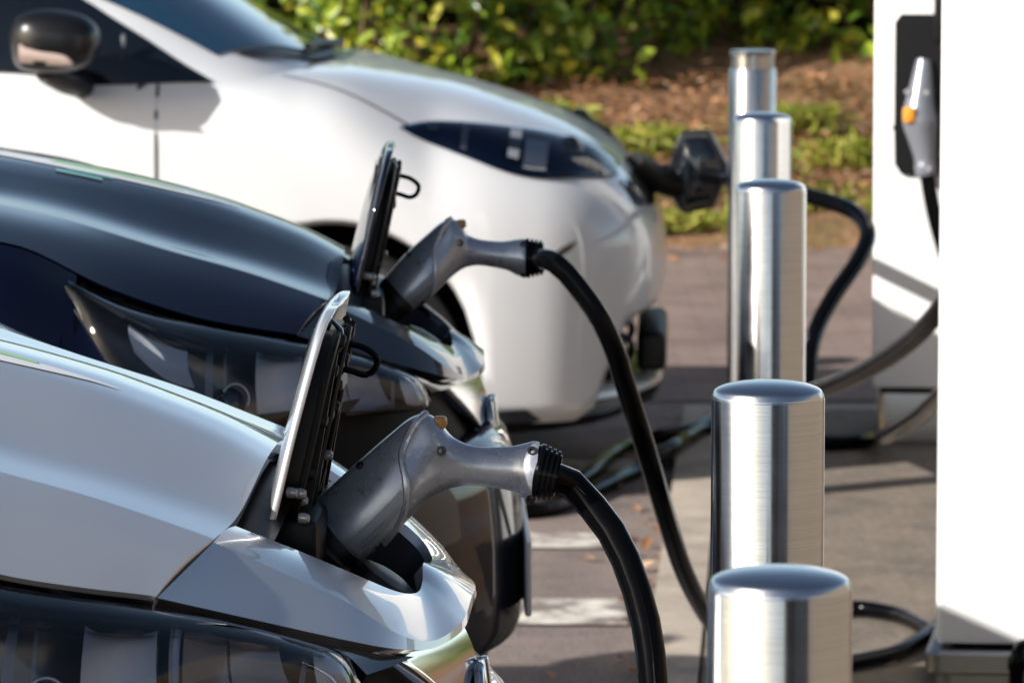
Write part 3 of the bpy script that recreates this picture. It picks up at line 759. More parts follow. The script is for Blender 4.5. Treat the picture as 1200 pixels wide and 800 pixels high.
    for a in range(40): pass
    bd.tube([Bm @ V(.036 * math.cos(a), .036 * math.sin(a), .006) for a in np.linspace(0, 2 * math.pi, 49)], .006, 10)
    bd.box((-.045, -.008, .004), (.045, .008, .017), .003, 2, M=Bm @ Matrix.Rotation(rad(90), 4, 'Z'))
    bd.build('badge_ring', M['chrome'], R)
    # bumper
    plan = [(0, 0), (.15, -.006), (.30, -.035), (.43, -.085), (.55, -.15), (.66, -.235), (.76, -.35), (.83, -.47), (.868, -.60)]
    pl = crs([V(x, -l, 0) for l, x in plan], 34)
    def prof(tab, zt):
        rows = []
        for q in pl:
            l = -q.y; k = max(0, 1 - (l / .85) ** 2)
            rows.append([V(q.x + dx * (.25 + .75 * k), q.y, z) for z, dx in tab])
        full = [[V(p.x, -p.y, p.z) for p in r] for r in reversed(rows[1:])] + rows
        return full
    up = [(.858, -.060), (.83, -.045), (.80, -.035), (.775, -.026), (.762, -.022)]
    MB().grid(prof(up, 0)).build('upper_grille', M['grille_black'], R, sharp=50)
    low = [(.762, -.022), (.760, .0), (.752, .022), (.735, .038), (.69, .052), (.61, .060), (.54, .062), (.48, .06), (.455, .05), (.445, .02), (.40, .0), (.345, .0), (.335, .02), (.325, .038), (.29, .045), (.25, .036), (.225, .01), (.215, -.04)]
    MB().grid(prof(low, 0), flip=False).build('bumper', pm, R, sharp=40)
    lowg = [(.438, .0), (.40, .004), (.352, .004)]
    mb = MB(); gr = prof(lowg, 0); mb.grid(gr[12:-12]); mb.build('lower_grille', M['black_plastic'], R)
    px_ = F2(620, 620, .26).x
    MB().box((px_ - .006, -.26, .495), (px_ + .004, .26, .607), .003, 1).build('number_plate', M['plate'], R)
    # rear body, cabin, wheels
    ST = [-.56 - i * .026 for i in range(48)] + [-1.82 - i * .12 for i in range(13)] + [-3.3 - i * .03 for i in range(26)] + [-4.10, -4.18, -4.25, -4.31, -4.36]
    top = [(.56, .93), (.64, .95), (.72, .985), (.95, 1.05), (1.15, 1.13), (1.5, 1.12), (3.8, 1.12), (4.2, 1.05), (4.36, .80)]
    wid = [(.6, .84), (.7, .865), (.9, .88), (3.6, .885), (4.1, .84), (4.3, .74), (4.36, .66)]
    body, bv, _ = body_loft(R, 'body', pm, ST, top, [(.6, .21), (1.2, .2), (4.0, .22), (4.36, .35)], wid, [(.6, .66), (1, .72), (4.36, .66)], 4.2, [(-.93, .31, .345), (-3.62, .31, .345)])
    for s_ in (1, -1):
        fr = []
        for s0 in np.linspace(.345, 1, 24):
            e = hood_half_section(s0)[-1] + V(0, -.006, -.003); wl = sint(-e.x, wid); tz = e.z
            r = crs([e, V(e.x, -(abs(e.y) * .5 + wl * .5), tz - .045), V(e.x, -wl * .975, tz - .14), V(e.x, -wl - .003, tz - .26), V(e.x, -wl - .002, tz - .36)], 14)
            fr.append([V(q.x, q.y * s_, q.z) for q in r])
        MB().grid(fr, flip=s_ < 0).build('fender', pm, R, sharp=60)
    cst = [-1.08 - .01 - i * .07 for i in range(47)]
    cab, cbv = cabin(R, pm, cst, [(1.08, 1.19), (1.3, 1.30), (1.6, 1.42), (2.0, 1.52), (2.5, 1.55), (3.2, 1.53), (3.8, 1.40), (4.1, 1.22), (4.34, 1.08)], [(1.08, 1.10), (2, 1.05), (3.8, 1.08), (4.34, 1.04)], [(1.08, .80), (1.8, .85), (3.6, .83), (4.34, .66)], [(1.08, .95), (2, .76), (3.6, .74), (4.34, .95)])
    side_patch(cbv, 'side_window', M['tint'], R, [(-1.45, 1.16), (-1.75, 1.34), (-2.05, 1.43), (-2.6, 1.46), (-3.1, 1.44)], [(-1.45, 1.13), (-1.75, 1.11), (-2.1, 1.11), (-2.6, 1.12), (-3.1, 1.15)], .004)
    ws = [[V(-1.13 - .42 * u - .05 * abs(l) ** 2, l * (.68 - .13 * u), 3) for l in np.linspace(-1, 1, 15)] for u in np.linspace(0, 1, 8)]
    MB().grid(project_patch(cbv, ws, (0, 0, -1), .004)).build('windscreen', M['screen'], R)
    side_patch(bv, 'door_gap', M['dark'], R, [(-1.50, 1.02), (-2.62, 1.02)], [(-1.50, .30), (-2.62, .30)], .0015, 30, 14)
    for d_ in side_patch(bv, 'door', pm, R, [(-1.506, 1.03), (-2.614, 1.03)], [(-1.506, .305), (-2.614, .305)], .004, 30, 14):
        s_ = 1 if d_.data.vertices[0].co.y > 0 else -1
        MB().tube([V(-2.30, s_ * .892, .93), V(-2.36, s_ * .915, .935), V(-2.46, s_ * .915, .937), V(-2.52, s_ * .892, .935)], .012, 8, 12).build('handle', pm, d_)
    MB().box((-4.2, -.6, .20), (-.25, .6, .75), .05, 2).build('underbody', M['dark'], R)
    for wx in (-.93, -3.62):
        for s_ in (-1, 1): wheel(R, wx, s_ * .765, .31, .31, .2, s_)
    for s_ in (-1, 1):
        mm = MB(); mm.ring_loft([[V(-1.62 + dx, s_ * (.87 + .19 * u), 1.13 + .075 * math.sin(a) * k) + V(.05 * math.cos(a) * k, 0, 0) for a in np.linspace(0, 2 * math.pi, 20, endpoint=False)] for u, k, dx in ((0, .45, 0), (.25, .9, 0), (.6, 1.2, .01), (.9, 1.1, .02), (1, .6, .02))])
        mm.build('wing_mirror', pm, R, fixn=True)
        mm = MB(); mm.box((-4.30, s_ * .70 - .06, .85), (-4.20, s_ * .70 + .06, 1.15), .03, 3); mm.build('tail_light', simple('tail_red', (.35, .01, .01), .15, 0, .5), R)
    return R

car1 = build_hatch(FR1, 'silver car nearest the camera, its nose flap up with a grey charging gun plugged in', 'silver')
car2 = build_hatch(FR2, 'dark navy blue car between the silver one and the white one, nose flap up', 'navy')

# ------------------------------------------------------------------ charging guns with their cables
def gun(FR, label, st, yl, boot_end, cable, cable_r=.0162, badge=True, label_rng=(.25, 2.6)):
    lw = [.043, .045, .045, .042, .035, .029, .0255, .0225, .0212, .0225, .026, .0285, .0285]
    rows = []
    a3 = [FR.F(*s[0], 0) for s in st]; b3 = [FR.F(*s[1], 0) for s in st]
    org = FR.W((a3[0] + b3[0]) * .5)
    R = thing('charging_lead', label, 'charging cable', org, -FR.psi, 'charging leads plugged into the cars')
    off = (a3[0] + b3[0]) * .5
    A = [p - off for p in a3]; B = [p - off for p in b3]
    n = 64
    def ex(i): return 2.9 if i <= 3 else (2.5 if i <= 5 else 2.05)
    def sec(i, N=n, grow=0.0):
        i0 = min(int(i), len(A) - 2); f_ = i - i0
        return i0, f_
    Ar = crs([V(p.x, 0, p.z) for p in A], 97); Br = crs([V(p.x, 0, p.z) for p in B], 97)
    # resample by station index so top and bottom stay paired
    def by_index(pts, k, m):
        out = []
        seg = [(pts[max(i - 1, 0)], pts[i], pts[i + 1], pts[min(i + 2, len(pts) - 1)]) for i in range(len(pts) - 1)]
        for j in range(m):
            u = k * j / (m - 1); i = min(int(u), len(seg) - 1); t = u - i; p0, p1, p2, p3 = seg[i]
            out.append(0.5 * ((2 * p1) + (p2 - p0) * t + (2 * p0 - 5 * p1 + 4 * p2 - p3) * t * t + (3 * p1 - p0 - 3 * p2 + p3) * t ** 3))
        return out
    NS = 97; K = len(A) - 1
    At, Bt = by_index(A, K, NS), by_index(B, K, NS); Lw = [sint(K * j / (NS - 1), list(enumerate(lw))) for j in range(NS)]
    def point(j, th, grow=0.0):
        i = K * j / (NS - 1); e = 2 / (sint(i, [(0, 5.0), (3, 4.2), (5, 2.8), (7, 2.1), (12, 2.0)]))
        a, b = At[j], Bt[j]; c = (a + b) * .5; h = (a - b) * .5; cs, sn = math.cos(th), math.sin(th)
        hh = h.length
        hn = math.copysign(abs(cs) ** e, cs); fw = sint(i, [(0, 1), (3.4, 1), (5.2, 0), (12, 0)])
        fy = 1 - fw * (.50 * max(0, hn + .02) ** 1.05 + .20 * max(0, -hn - .55))
        return c + h.normalized() * ((hh + grow) * math.copysign(abs(cs) ** e, cs)) + V(0, -1, 0) * ((Lw[j] * fy + grow) * math.copysign(abs(sn) ** e, sn))
    rings = [[point(j, 2 * math.pi * k / n) for k in range(n)] for j in range(NS)]
    cut = int(NS * 4.9 / K)
    MB().ring_loft(rings[:cut + 1]).build('plug_head', M['gun'], R, fixn=True, sharp=45)
    hd = MB().ring_loft(rings[cut:]).build('handle', M['gun'], R, fixn=True, sharp=45)
    # flange ridge where head meets handle
    mb = MB(); j0, j1 = int(NS * 1.0 / K), int(NS * 4.75 / K)
    for sg in (1, -1):
        path = []
        for u in np.linspace(0, 1, 16):
            j = int(j1 + (j0 - j1) * u); th = .12 + (math.pi - .42) * u ** .8; path.append(point(j, sg * th, .0))
        mb.tube(path, .0042, 8, 30)
    mb.build('flange', M['gun'], R, fixn=True)
    # worn label on the near flank of the head
    jl0, jl1 = int(NS * label_rng[0] / K), int(NS * label_rng[1] / K)
    lr = [[point(j, th, .0012) for th in np.linspace(1.62, 2.15 - .3 * (j - jl0) / (jl1 - jl0), 10)] for j in range(jl0, jl1 + 1)]
    lab = MB().grid(lr).build('label', M['ceramic_label'], R, sharp=70)
    mb = MB()
    def pj(u, th, g):
        jf = jl0 + (jl1 - jl0) * u; j_ = int(jf); return point(j_, th, g).lerp(point(j_ + 1, th, g), jf - j_)
    for th, s0, s1 in ((1.78, .16, .52), (1.93, .12, .40)):
        q = s0
        while q < s1:
            ww = rng.uniform(.008, .02); mb.grid([[pj(q, th, .0018), pj(q, th + .035, .0018)], [pj(q + ww, th, .0018), pj(q + ww, th + .035, .0018)]]); q += ww + .010
    mb.build('lettering', simple('label_ink', (.13, .145, .17), .5), lab)
    # black nose that sits in the socket
    nrm = (At[0] - At[4] + Bt[0] - Bt[4]).normalized()
    nose = [[(p - rings[0][0] * 0) for p in rings[0]]]
    cen = sum(rings[0], V(0, 0, 0)) / n
    rs = [[cen + (p - cen) * k + nrm * d for p in rings[0]] for d, k in ((-.006, .985), (-.001, 1.02), (.012, 1.02), (.014, .95), (.045, .93), (.06, .90))]
    MB().ring_loft(rs).build('plug_nose', M['black_plastic'], R, fixn=True, sharp=45)
    # amber catch on top of the head
    yp = FR.F(*yl, 0) - off
    MB().box((yp.x - .008, -.010, yp.z - .007), (yp.x + .007, .010, yp.z + .006), .004, 2).build('catch', M['amber'], R)
    # screws
    def screw(j, th, r=.0045):
        p = point(j, th); q = (p - (At[j] + Bt[j]) * .5); nn = V(q.x * .4, q.y, q.z * .4).normalized()
        Mt = Matrix.Translation(p + nn * .0004) @ nn.to_track_quat('Z', 'Y').to_matrix().to_4x4()
        MB().lathe([(.001, -.0005), (r * .45, -.0005), (r * .6, .0012), (r, .0012), (r, -.006)], 16, Mt).build('screw', M['screw'], R)
    J = lambda i: int(NS * i / K)
    screw(J(5.6), 1.45, .0055); screw(J(1.9), .62); screw(J(.9), 2.55); screw(J(10.9), .72, .0052); screw(J(11.2), 2.55, .0052)
    # collar ridges + strain relief
    e1 = (FR.F(*boot_end, 0) - off); e0 = (At[-1] + Bt[-1]) * .5; axd = (e1 - e0); Lb = axd.length
    Mx = Matrix.Translation(e0) @ axd.to_track_quat('Z', 'Y').to_matrix().to_4x4()
    pr = [(.027, -.006), (.0305, 0)]
    for k in range(4):
        z = Lb * k / 4; pr += [(.0305 - .0012 * k, z + .0002), (.0305 - .0012 * k, z + Lb * .16), (.0265 - .0012 * k, z + Lb * .17), (.0265 - .0012 * k, z + Lb * .245)]
    pr += [(.024, Lb), (.0175, Lb * 1.02)]
    MB().lathe(pr, 40, Mx).build('strain_relief', M['rubber'], R, sharp=30)
    MB().tube([e0 + axd * .8 + FR.W((0, 0, 0)) * 0 + org] if False else [org + Matrix.Rotation(-FR.psi, 3, 'Z') @ (e0 + axd * .45)] + [Vector(c) for c in cable], cable_r, 18, 160).build('cable', M['rubber'], R, world=True)
    return R
def at(px, py, d): return P(px, py, d)
def gp(px, py, z=.02): return ground_at(px, py, z)
pad = .03 + .018
st1 = [((366, 592), (424, 655)), ((395, 563), (452, 633)), ((425, 536), (479, 607)), ((455, 510), (495, 589)), ((482, 489), (508, 580)), ((503, 486), (521, 574)),
       ((517, 497), (534, 570)), ((532, 513), (550, 568)), ((558, 523), (573, 570)), ((595, 523), (600, 575)), ((613, 520), (612, 582)), ((625, 517), (621, 586)), ((632, 518), (628, 587))]
cable1 = [at(663, 562, 5.3), at(677, 573, 5.3), at(695, 594, 5.3), at(713, 617, 5.29), at(730, 648, 5.28), at(749, 700, 5.27), at(759.5, 744, 5.26), at(765, 800, 5.25), at(767, 880, 5.25), V(.17, 5.35, .30), V(.22, 5.75, .11), V(.26, 6.6, pad), V(.36, 8.0, pad),
          gp(935, 800, pad), gp(965, 783, pad), gp(1002, 775, pad), gp(1045, 766, pad), gp(1085, 744, pad), gp(1112, 722, pad)]
gun(FR1, 'charging gun and black cable plugged into the nose of the silver car, nearest the camera', st1, (516, 494), (654, 558), cable1)
st2 = [((451, 326), (485, 361)), ((465, 309), (497, 352)), ((480, 293), (508, 343)), ((499, 276), (518, 334)), ((517, 261), (528, 325)), ((531, 257), (537, 318)),
       ((541, 264), (544, 314)), ((550, 276), (551, 312)), ((565, 281), (564, 311)), ((587, 283), (592, 316)), ((604, 281), (605, 322)), ((613, 280), (612, 324)), ((618, 281), (617, 324))]
cable2 = [at(650, 308, 7.5), at(662, 318, 7.5), at(677, 336, 7.5), at(702, 371, 7.5), at(721, 412, 7.52), at(729, 439, 7.55), at(746, 492, 7.6), at(762, 543, 7.7), at(782, 610, 7.9), at(798, 660, 8.15), at(818, 703, 8.5), at(838, 733, 8.95), at(868, 752, 9.5),
          gp(912, 738, pad), gp(955, 718, pad), gp(1000, 712, pad), gp(1045, 718, pad), gp(1086, 737, pad), gp(1112, 752, pad)]
gun(FR2, 'charging gun and black cable plugged into the dark navy car, arching past the white bumper', st2, (541, 262), (637, 302), cable2)

# ------------------------------------------------------------------ white hatchback, farthest of the three
zt = P(782, 290, 12.65)
FZ = Frame((zt.x, zt.y), rad(2.0))
def build_white():
    FF = FZ.F
    R = thing('parked_car', 'white car farthest from the camera, black badge flap swung open on its nose', 'car', FZ.o, -FZ.psi, 'electric cars parked nose-in at the chargers')
    pm = M['white']
    ST = [-.0005, -.004, -.012, -.025, -.045, -.07, -.10, -.135, -.175] + [-.22 - i * .024 for i in range(46)] + [-1.36 - i * .1 for i in range(14)] + [-2.74 - i * .03 for i in range(34)] + [-3.80, -3.88, -3.95, -4.0, -4.04]
    top = [(0, .575), (.004, .605), (.012, .64), (.037, .700), (.07, .745), (.10, .785), (.17, .845), (.287, .905), (.484, .972), (.68, 1.018), (.80, 1.04), (.90, 1.046), (1.3, 1.06), (3.4, 1.08), (3.8, 1.02), (4.04, .80)]
    wid = [(0, .12), (.004, .22), (.012, .30), (.037, .44), (.10, .60), (.2, .715), (.3, .775), (.48, .825), (.8, .85), (1.4, .862), (3.2, .865), (3.8, .80), (4.04, .62)]
    bot = [(0, .53), (.004, .505), (.012, .48), (.03, .455), (.07, .44), (.115, .425), (.14, .32), (.17, .235), (.22, .20), (3.6, .21), (4.04, .36)]
    zm = [(0, .55), (.02, .55), (.1, .56), (.4, .60), (.7, .63), (1.05, .74), (3.6, .74), (4.04, .6)]
    WX, WZ, WR = -.80, .34, .345
    body, bv, _ = body_loft(R, 'body', pm, ST, top, bot, wid, zm, lambda x: sint(-x, [(0, 2.9), (.55, 2.9), (1.05, 6.5), (4.04, 6)]), [(WX, WZ, WR), (-3.39, .34, .345)], na=19)
    cst = [-.885 - i * .05 for i in range(60)]
    cab, cbv = cabin(R, pm, cst, [(.885, 1.052), (1.095, 1.186), (1.35, 1.33), (1.7, 1.47), (2.1, 1.545), (2.8, 1.53), (3.4, 1.42), (3.83, 1.12)], [(.885, .86), (1.2, .86), (3.4, .90), (3.83, .92)], [(.885, .835), (1.3, .858), (3.2, .855), (3.83, .72)], [(.885, .97), (1.3, .90), (2, .74), (3.4, .72), (3.83, .9)], 2.8)
    # glass: near flank window outline read at its own depth
    def ow(px, py, lat=.83): q = FF(px, py, lat); return (q.x, q.z)
    topw = [ow(246, 98), ow(212, 79), ow(170, 53), ow(120, 24), ow(80, 0, .81), (-1.75, 1.33), (-2.2, 1.42), (-2.8, 1.41), (-3.3, 1.30)]
    botw = [ow(245, 99), ow(210, 99), ow(170, 100), ow(130, 101), ow(95, 100), ow(30, 88), (-2.2, 1.05), (-2.8, 1.07), (-3.3, 1.13)]
    union = [body, cab]
    class Both:
        def ray_cast(s, o, d):
            h1, h2 = bv.ray_cast(o, d), cbv.ray_cast(o, d)
            if h1[0] is None: return h2
            if h2[0] is None: return h1
            return h1 if h1[3] < h2[3] else h2
        def find_nearest(s, p):
            h1, h2 = bv.find_nearest(p), cbv.find_nearest(p); return h1 if h1[3] < h2[3] else h2
    bb = Both()
    for o in side_patch(bb, 'side_window', M['tint'], R, topw, botw, .006, 60, 14):
        s_ = 1 if o.data.vertices[0].co.y > 0 else -1
        a = FF(147, 57, .83); b = FF(147, 41, .83)
        MB().box((a.x - .012, s_ * .80 - .01, a.z), (a.x - .004, s_ * .80 + .01, b.z), .002, 1).build('window_divider', M['alloy'], o)
    low = [(0, -.905), (.2, -.915), (.42, -.965), (.58, -1.02), (.70, -1.09)]
    ws = []
    for u in np.linspace(0, 1, 12):
        ws.append([V(sint(abs(l) * .70, low) * (1 - u) + (-1.78 - .04 * (1 - l * l)) * u, l * (.70 - .13 * u), 3) for l in np.linspace(-1, 1, 31)])
    MB().grid(project_patch(cbv, ws, (0, 0, -1), .006)).build('windscreen', M['screen'], R)
    MB().grid([[V(sint(abs(l) * .66, low) + .012, l * .66, bb.ray_cast(V(sint(abs(l) * .66, low) + .012, l * .66, 3), V(0, 0, -1))[0].z + .006), V(sint(abs(l) * .66, low) + .055, l * .64, bb.ray_cast(V(sint(abs(l) * .66, low) + .055, l * .64, 3), V(0, 0, -1))[0].z + .010)] for l in np.linspace(-1, 1, 31)]).build('cowl', M['black_plastic'], R)
    wb = FF(395, 62, -.1)
    MB().tube([V(-.86, .35, 1.062), V(-.885, .1, 1.075), V(-.90, -.25, 1.082)], .010, 8, 14).build('wiper', M['black_plastic'], R)
    # doors (front door seam as in the photograph)
    sx = FF(185, 150, .85).x
    side_patch(bb, 'door_gap', M['dark'], R, [(sx, 1.02), (-2.45, 1.02)], [(sx, .28), (-2.45, .28)], .0015, 26, 12)
    for d_ in side_patch(bb, 'door', pm, R, [(sx - .007, 1.032), (-2.442, 1.032)], [(sx - .007, .285), (-2.442, .285)], .003, 26, 30):
        s_ = 1 if d_.data.vertices[0].co.y > 0 else -1
        MB().tube([V(-2.12, s_ * .868, .90), V(-2.17, s_ * .893, .905), V(-2.28, s_ * .893, .907), V(-2.33, s_ * .868, .905)], .011, 8, 12).build('handle', pm, d_)
    # bonnet shut line
    MB().grid(project_patch(bb, [[V(q.x, q.y * 1.0, 3), V(q.x, q.y + .008, 3)] for q in crs([V(-.93, -.67, 0), V(-.78, -.71, 0), V(-.60, -.715, 0), V(-.50, -.70, 0)], 26)], (0, 0, -1), .0015)).build('bonnet_gap', M['dark'], R)
    # headlights: outline cast onto the body
    topp = [(467, 150), (500, 144), (560, 146), (600, 150), (640, 155), (690, 168), (710, 178), (724, 190)]
    botp = [(469, 152), (487, 162), (540, 183), (600, 205), (635, 210), (680, 209), (708, 208), (724, 205)]
    I = FZ.I; o3 = I @ CAM; R3 = I.to_3x3()
    def cast(px, py, off):
        d = (R3 @ ray(px, py)).normalized(); h = bv.ray_cast(o3, d)
        if h[0] is None: h = bv.find_nearest(FF(px, py, .45))
        n_ = h[1] if h[1].dot(d) < 0 else -h[1]; return h[0] + n_ * off, n_
    tp = crs([V(a, b, 0) for a, b in topp], 40); bp = crs([V(a, b, 0) for a, b in botp], 40)
    base = [[cast(*(a.lerp(b, k / 10)).xy, .004) for k in range(11)] for a, b in zip(tp, bp)]
    for s_ in (1, -1):
        def m(p): return V(p.x, p.y * s_, p.z)
        lr = []
        for i, r in enumerate(base):
            wd = min(i / 10, (39 - i) / 6, 1)
            lr.append([m(p + n_ * (.004 + .017 * wd * math.sin(math.pi * k / 10) ** .7)) for k, (p, n_) in enumerate(r)])
        L = MB().grid(lr, flip=s_ > 0).build('headlight', M['lens'], R, sharp=60)
        MB().grid([[m(p) for p, _ in r] for r in base], flip=s_ < 0).build('bowl', M['blue_glow_bowl'], L, sharp=60)
        def piece(i0, i1, k0, k1, mt, nm, h=.012):
            MB().grid([[m(base[i][k][0] + base[i][k][1] * h) for k in range(k0, k1 + 1)] for i in range(i0, i1 + 1)]).build(nm, mt, L, sharp=60)
        piece(22, 26, 3, 9, M['grey_facet'], 'reflector'); piece(19, 21, 2, 8, M['reflector'], 'reflector', .02)
        piece(11, 12, 2, 9, M['reflector'], 'trim_strip'); piece(5, 7, 3, 5, M['reflector'], 'trim_strip', .008)
        c = m(base[30][4][0] + base[30][4][1] * .012)
        mm = MB(); mm.lathe([(.001, .014), (.02, .012), (.034, 0), (.036, -.01)], 24, Matrix.Translation(c) @ V(.6, -.7 * s_, .3).to_track_quat('Z', 'Y').to_matrix().to_4x4()); mm.build('projector_lens', M['tint'], L)
        piece(33, 36, 2, 8, M['black_plastic'], 'trim_strip', .006)
    # black grille bar across the nose that carries the badge, lower intake, lip, dark crescents
    def nose_x(y, z):
        h = bv.ray_cast(V(1, y, z), V(-1, 0, 0)); return h[0].x if h[0] else -.1
    rowsg = []
    for l in np.linspace(-.46, .46, 31):
        r = []
        for z in np.linspace(.675 + .03 * (abs(l) / .46), .775 - .008 * (abs(l) / .46), 7): r.append(V(nose_x(l, z) + .006, l, z))
        rowsg.append(r)
    MB().grid(rowsg).build('grille_bar', M['black_gloss'], R, sharp=60)
    def plan_x(l): return -.015 - .30 * (abs(l) / .72) ** 2.6
    MB().grid([[V(plan_x(l) - .12, l, z) for z in (.20, .28, .36, .46)] for l in np.linspace(-.62, .62, 31)]).build('lower_intake', M['dark'], R, sharp=60)
    mm = MB()
    for z in (.30, .345, .39): mm.tube([V(plan_x(l) - .075, l, z) for l in np.linspace(-.55, .55, 21)], .010, 6)
    mm.build('intake_bars', M['black_plastic'], R)
    lipr = [[V(plan_x(l) + dx, l, z) for dx, z in ((-.09, .268), (-.03, .262), (.0, .250), (.004, .236), (-.02, .218), (-.09, .205))] for l in np.linspace(-.66, .66, 41)]
    MB().grid(lipr).build('bumper_lip', pm, R, solid=.004)
    mm = MB(); mm.box((-.075, -.30, .275), (.0, .30, .375), .02, 3); mm.build('sensor_block', M['black_plastic'], R)
    mm = MB(); mm.grid([[V(plan_x(l) + dx, l, z) for dx, z in ((-.03, .214), (.0, .207), (-.01, .195), (-.10, .18))] for l in np.linspace(-.6, .6, 25)]); mm.build('splitter', M['black_plastic'], R, solid=.006)
    # black underside skirt
    mm = MB(); sk = []
    for x, l in ((-.09, .40), (-.15, .56), (-.25, .69), (-.36, .77), (-.455, .815)): sk.append([V(x, -l, .235), V(x + .005, -l - .004, .205), V(x - .03, -l + .05, .17)])
    sk = [[V(q.x, -q.y, q.z) for q in r] for r in reversed(sk)] + [[V(-.06, 0, .235), V(-.05, 0, .205), V(-.1, 0, .17)]] * 0 + sk
    mm.grid(sk); mm.build('skirt', M['black_plastic'], R, solid=.006)
    for s_ in (1, -1):
        a = [cast(px, py, .003)[0] for px, py in ((644, 305), (652, 295), (664, 287), (674, 283))]; b = [cast(px, py, .003)[0] for px, py in ((650, 305), (660, 299), (669, 292), (675, 284))]
        MB().grid([[V(p.x, p.y * s_, p.z), V(q.x, q.y * s_, q.z)] for p, q in zip(crs(a, 14), crs(b, 14))]).build('dark_crescent', M['black_gloss'], R)  # dark crescent mark on each front corner
    # flap: hexagonal badge dish on an arm
    fc = FF(818, 201, -.02)
    nF = V(.36, -.90, .22).normalized(); Mt = Matrix.Translation(fc) @ nF.to_track_quat('Z', 'Y').to_matrix().to_4x4()
    hexp = [(776, 216), (797, 154), (832, 151), (856, 196), (838, 243), (800, 251)]
    hl = [FF(px, py, -.02) for px, py in hexp]
    ringb = crs(hl, 48, closed=True)
    ringb = []
    for i in range(6):
        p, q, r_ = hl[i - 1], hl[i], hl[(i + 1) % 6]
        for u in (0, .25, .5, .75, 1): ringb.append((q.lerp(p, .16) * (1 - u) ** 2 + q * (2 * u * (1 - u)) + q.lerp(r_, .16) * u ** 2))
    cc = sum(ringb, V(0, 0, 0)) / len(ringb)
    rs = [[cc + (p - cc) * k + V(0, dy, 0) for p in ringb] for dy, k in ((.022, .5), (.020, .80), (.012, .99), (-.004, 1.0), (-.010, .97), (-.013, .88), (-.012, .80))]
    flap = MB().ring_loft(rs).build('charge_flap', M['black_gloss'], R, fixn=True, sharp=35)
    k6 = [cc + (hl[i] - cc) * .74 for i in range(6)]
    br = [[cc + (p - cc) * k + V(0, dy, 0) for p in ringb] for dy, k in ((-.010, .79), (-.015, .76), (-.024, .66), (-.031, .50), (-.035, .30), (-.036, .08))]
    MB().ring_loft(br).build('badge', M['tint'], flap, fixn=True, sharp=50)
    MB().tube([FF(742, 190, .10), FF(762, 203, .05), FF(780, 213, .0), FF(800, 215, -.03)], lambda u: .030 + .010 * u, 12, 20).build('flap_arm', M['black_plastic'], R)
    # charging inlet plug behind the flap
    # mirror with indicator
    mp = [FF(px, py, 1.0) for px, py in ((13, 30), (22, 18), (45, 12), (75, 14), (100, 22), (113, 36), (114, 58), (104, 76), (80, 84), (45, 86), (22, 80), (13, 62))]
    for s_ in (1, -1):
        ringm = crs(mp, 48, closed=True); c = sum(ringm, V(0, 0, 0)) / 48
        rs = []
        for dy, k in ((.20, .25), (.15, .45), (.10, .86), (.05, 1.0), (.0, 1.0), (-.035, .88), (-.055, .6), (-.06, .2)):
            rs.append([V(c.x + (p.x - c.x) * k, (c.y + dy) * s_, c.z + (p.z - c.z) * k + (-.03 if dy > .12 else 0)) for p in ringm])
        mi = MB().ring_loft(rs).build('wing_mirror', M['mirror_black'], R, fixn=True, sharp=60)
        a = [FF(px, py, 1.052) for px, py in ((22, 52), (40, 53), (60, 56), (76, 62), (85, 72))]; b = [FF(px, py, 1.052) for px, py in ((24, 74), (40, 75), (60, 77), (76, 78), (86, 77))]
        MB().grid([[V(p.x, (p.y - .012 * math.sin(math.pi * k / 6) + .003) * s_, p.z * (1 - k / 6) + q.z * k / 6) for k in range(7)] for p, q in zip(crs(a, 20), crs(b, 20))]).build('indicator', M['indicator'], mi)
        MB().tube([V(c.x - .02, s_ * .97, c.z - .07), V(c.x + .02, s_ * .90, c.z - .10), V(c.x + .05, s_ * .82, c.z - .115)], .03, 10, 10).build('mirror_arm', M['black_plastic'], mi)
    MB().box((-3.9, -.52, .20), (-.30, .52, .8), .05, 2).build('underbody', M['dark'], R)
    for wx in (WX, -3.39):
        for s_ in (-1, 1): wheel(R, wx, s_ * .745, .315, .315, .2, s_)
    for s_ in (-1, 1): MB().box((-3.97, s_ * .62 - .06, .85), (-3.86, s_ * .62 + .06, 1.12), .03, 3).build('tail_light', bpy.data.materials['tail_red'], R)
    return R
car3 = build_white()

# ------------------------------------------------------------------ chargers
def rounded_box_rings(x0, x1, y0, y1, r, taper, zs):
    """plan: front (y0) wide, back narrower by taper on both sides; r corner radius"""
    def ring(z, ins=0.0):
        pts = []
        cs = [(x0 + ins, y0 + ins, 180, 270), (x1 - ins, y0 + ins, 270, 360), (x1 - taper - ins, y1 - ins, 0, 90), (x0 + taper + ins, y1 - ins, 90, 180)]
        for cx, cy, a0, a1 in cs:
            sx = 1 if cx < (x0 + x1) / 2 else -1; sy = 1 if cy < (y0 + y1) / 2 else -1
            ox, oy = cx + sx * r, cy + sy * r
            for k in range(7):
                a = rad(a0 + (a1 - a0) * k / 6); pts.append(V(ox + r * math.cos(a), oy + r * math.sin(a), z))
        return pts
    return [ring(z, i) for z, i in zs]
GC = 'rapid chargers standing on the pavement'
def charger(label, fx, fy, width, depth, zbase, psi, kind):
    """fx,fy: front left corner of the cabinet"""
    T = thing('charger', label, 'charger', (fx, fy, .03), -psi, GC); zb = zbase - .03
    MB().ring_loft(rounded_box_rings(0, width, 0, depth, .012, .05, [(zb + .006, .006), (zb, .02), (zb, .02), (zb + .004, .002), (zb + .012, 0), (1.72, 0), (1.74, .006), (1.745, .03)][1:])).build('cabinet', M['charger_white'], T, fixn=True, sharp=40)
    return T
